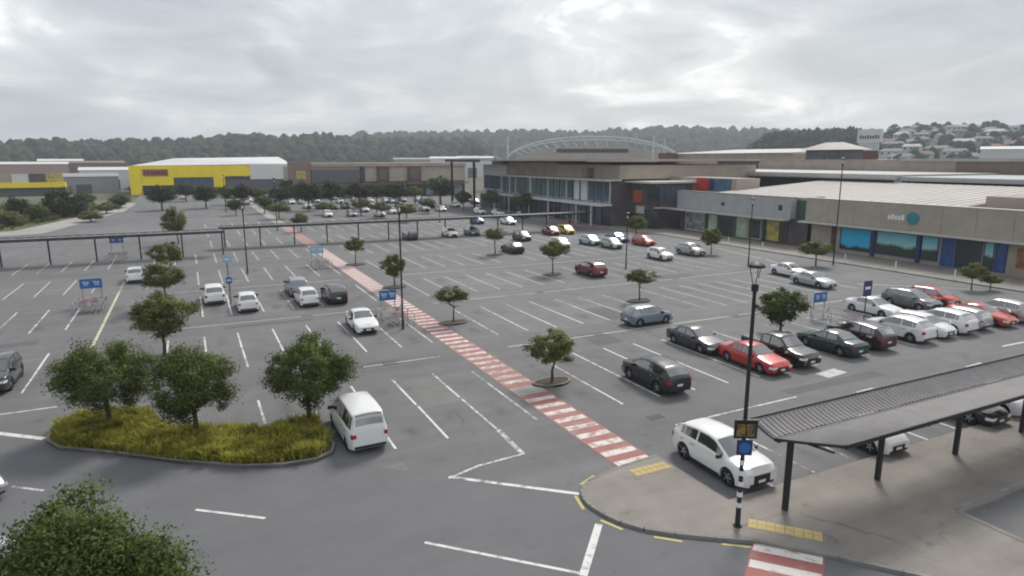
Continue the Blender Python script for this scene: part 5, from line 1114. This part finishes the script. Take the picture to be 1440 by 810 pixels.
# --- corrugated butterfly canopies
def canopy(label, X0_, X1_, Yp, zg, wf, wn, zf, zn, step, first, zbase, pitch=.3, skew=0.0, group='covered walkway canopies'):
    t = thing('walkway_canopy', label, 'canopy', (0, 0, 0), 0, group)
    k = first
    while k < X1_ - .2:
        MB().box(k - .085, k + .085, Yp - .085, Yp + .085, zbase, zg - .02).build('post', 'dark_metal', t)
        mb = MB(); mb.tube((k, Yp, zg - .10), (k, Yp + wf, zf - .09), .05, n=4); mb.tube((k, Yp, zg - .10), (k, Yp - wn, zn - .09), .05, n=4); mb.build('bracket', 'dark_metal', t); k += step
    MB().box(X0_ + .05, X1_ - .05, Yp - .11, Yp + .11, zg - .10, zg + .015).build('gutter', 'dark_metal', t)
    # one corrugated sheet per bay on each side
    for (yo, ze, wv) in ((1, zf, wf), (-1, zn, wn)):
        x_ = X0_
        while x_ < X1_ - .05:
            x2 = min(x_ + step, X1_); mb = MB(); n = max(2, int(round((x2 - x_ - .002) / pitch)) * 4); xs_ = [x_ + (x2 - x_ - .002) * q / n for q in range(n + 1)]
            m_ = 4
            for q, xx in enumerate(xs_):
                for j in range(m_ + 1):
                    u_ = j / m_; zz = zg + .03 + (ze - zg) * (u_ ** 1.35) + ((.04 if yo > 0 else .028) if q % 4 == 2 else 0)
                    sk_ = skew * u_ * (1 - (xx - x_) / (x2 - x_)) if (yo < 0 and x_ == X0_) else 0
                    mb.v.append((xx + sk_, Yp + yo * (.10 + (wv - .10) * u_), zz))
            for q in range(n):
                for j in range(m_):
                    f_ = (q * (m_ + 1) + j, (q + 1) * (m_ + 1) + j, (q + 1) * (m_ + 1) + j + 1, q * (m_ + 1) + j + 1); mb.f.append(f_ if yo > 0 else f_[::-1]); mb.m.append(0)
            mb.build('roof_sheet', 'roof_dark', t); x_ = x2
        MB().box(X0_ - .02 + (skew if yo < 0 else 0), X1_, min(Yp + yo * wv, Yp + yo * (wv + .06)), max(Yp + yo * wv, Yp + yo * (wv + .06)), ze - .06, ze + .10).build('edge_beam', 'dark_metal', t)
    mb = MB()
    for yo, ze, wv in ((1, zf, wf), (-1, zn, wn)):
        for j in range(4):
            a, b = j / 4, (j + 1) / 4; k1, k2 = (skew * a, skew * b) if yo < 0 else (0, 0); mb.tube((X0_ - .03 + k1, Yp + yo * wv * a, zg + .02 + (ze - zg) * a ** 1.35), (X0_ - .03 + k2, Yp + yo * wv * b, zg + .02 + (ze - zg) * b ** 1.35), .055, n=5)
    mb.build('end_trim', 'dark_metal', t)
    return t
canopy('corrugated dark canopy on posts over the paved strip', 17.95, 64, 15.25, 3.04, 1.1, 1.75, 3.36, 3.20, 5.22, 18.75, .12, pitch=.24, skew=1.35)
canopy('long dark walkway shelter crossing the lot beside the path', -62, 3.9, 96.6, 3.05, 1.3, 1.3, 3.3, 3.3, 4.9, -60.1, 0, pitch=1.2)
canopy('long dark walkway shelter leading to the glazed entrance', 3.6, 67, 103.6, 2.85, 1.3, 1.3, 3.1, 3.1, 4.9, 4.2, 0, pitch=1.2)

# ================================================================== HAZE: one closed box of even, pale air round camera and scene
hm = bpy.data.materials.new('haze_air'); hm.use_nodes = True; t_ = hm.node_tree; t_.nodes.clear(); o_ = t_.nodes.new('ShaderNodeOutputMaterial'); pv = t_.nodes.new('ShaderNodeVolumePrincipled')
pv.inputs['Color'].default_value = (0.84, 0.92, 1.0, 1); pv.inputs['Density'].default_value = 0.00032; pv.inputs['Anisotropy'].default_value = .2
t_.links.new(pv.outputs[0], o_.inputs['Volume']); MATS['haze_air'] = hm
hb = MB().box(-2200, 2600, -300, 2600, -1.2, 108).build('haze', 'haze_air'); struct(hb, 'stuff')
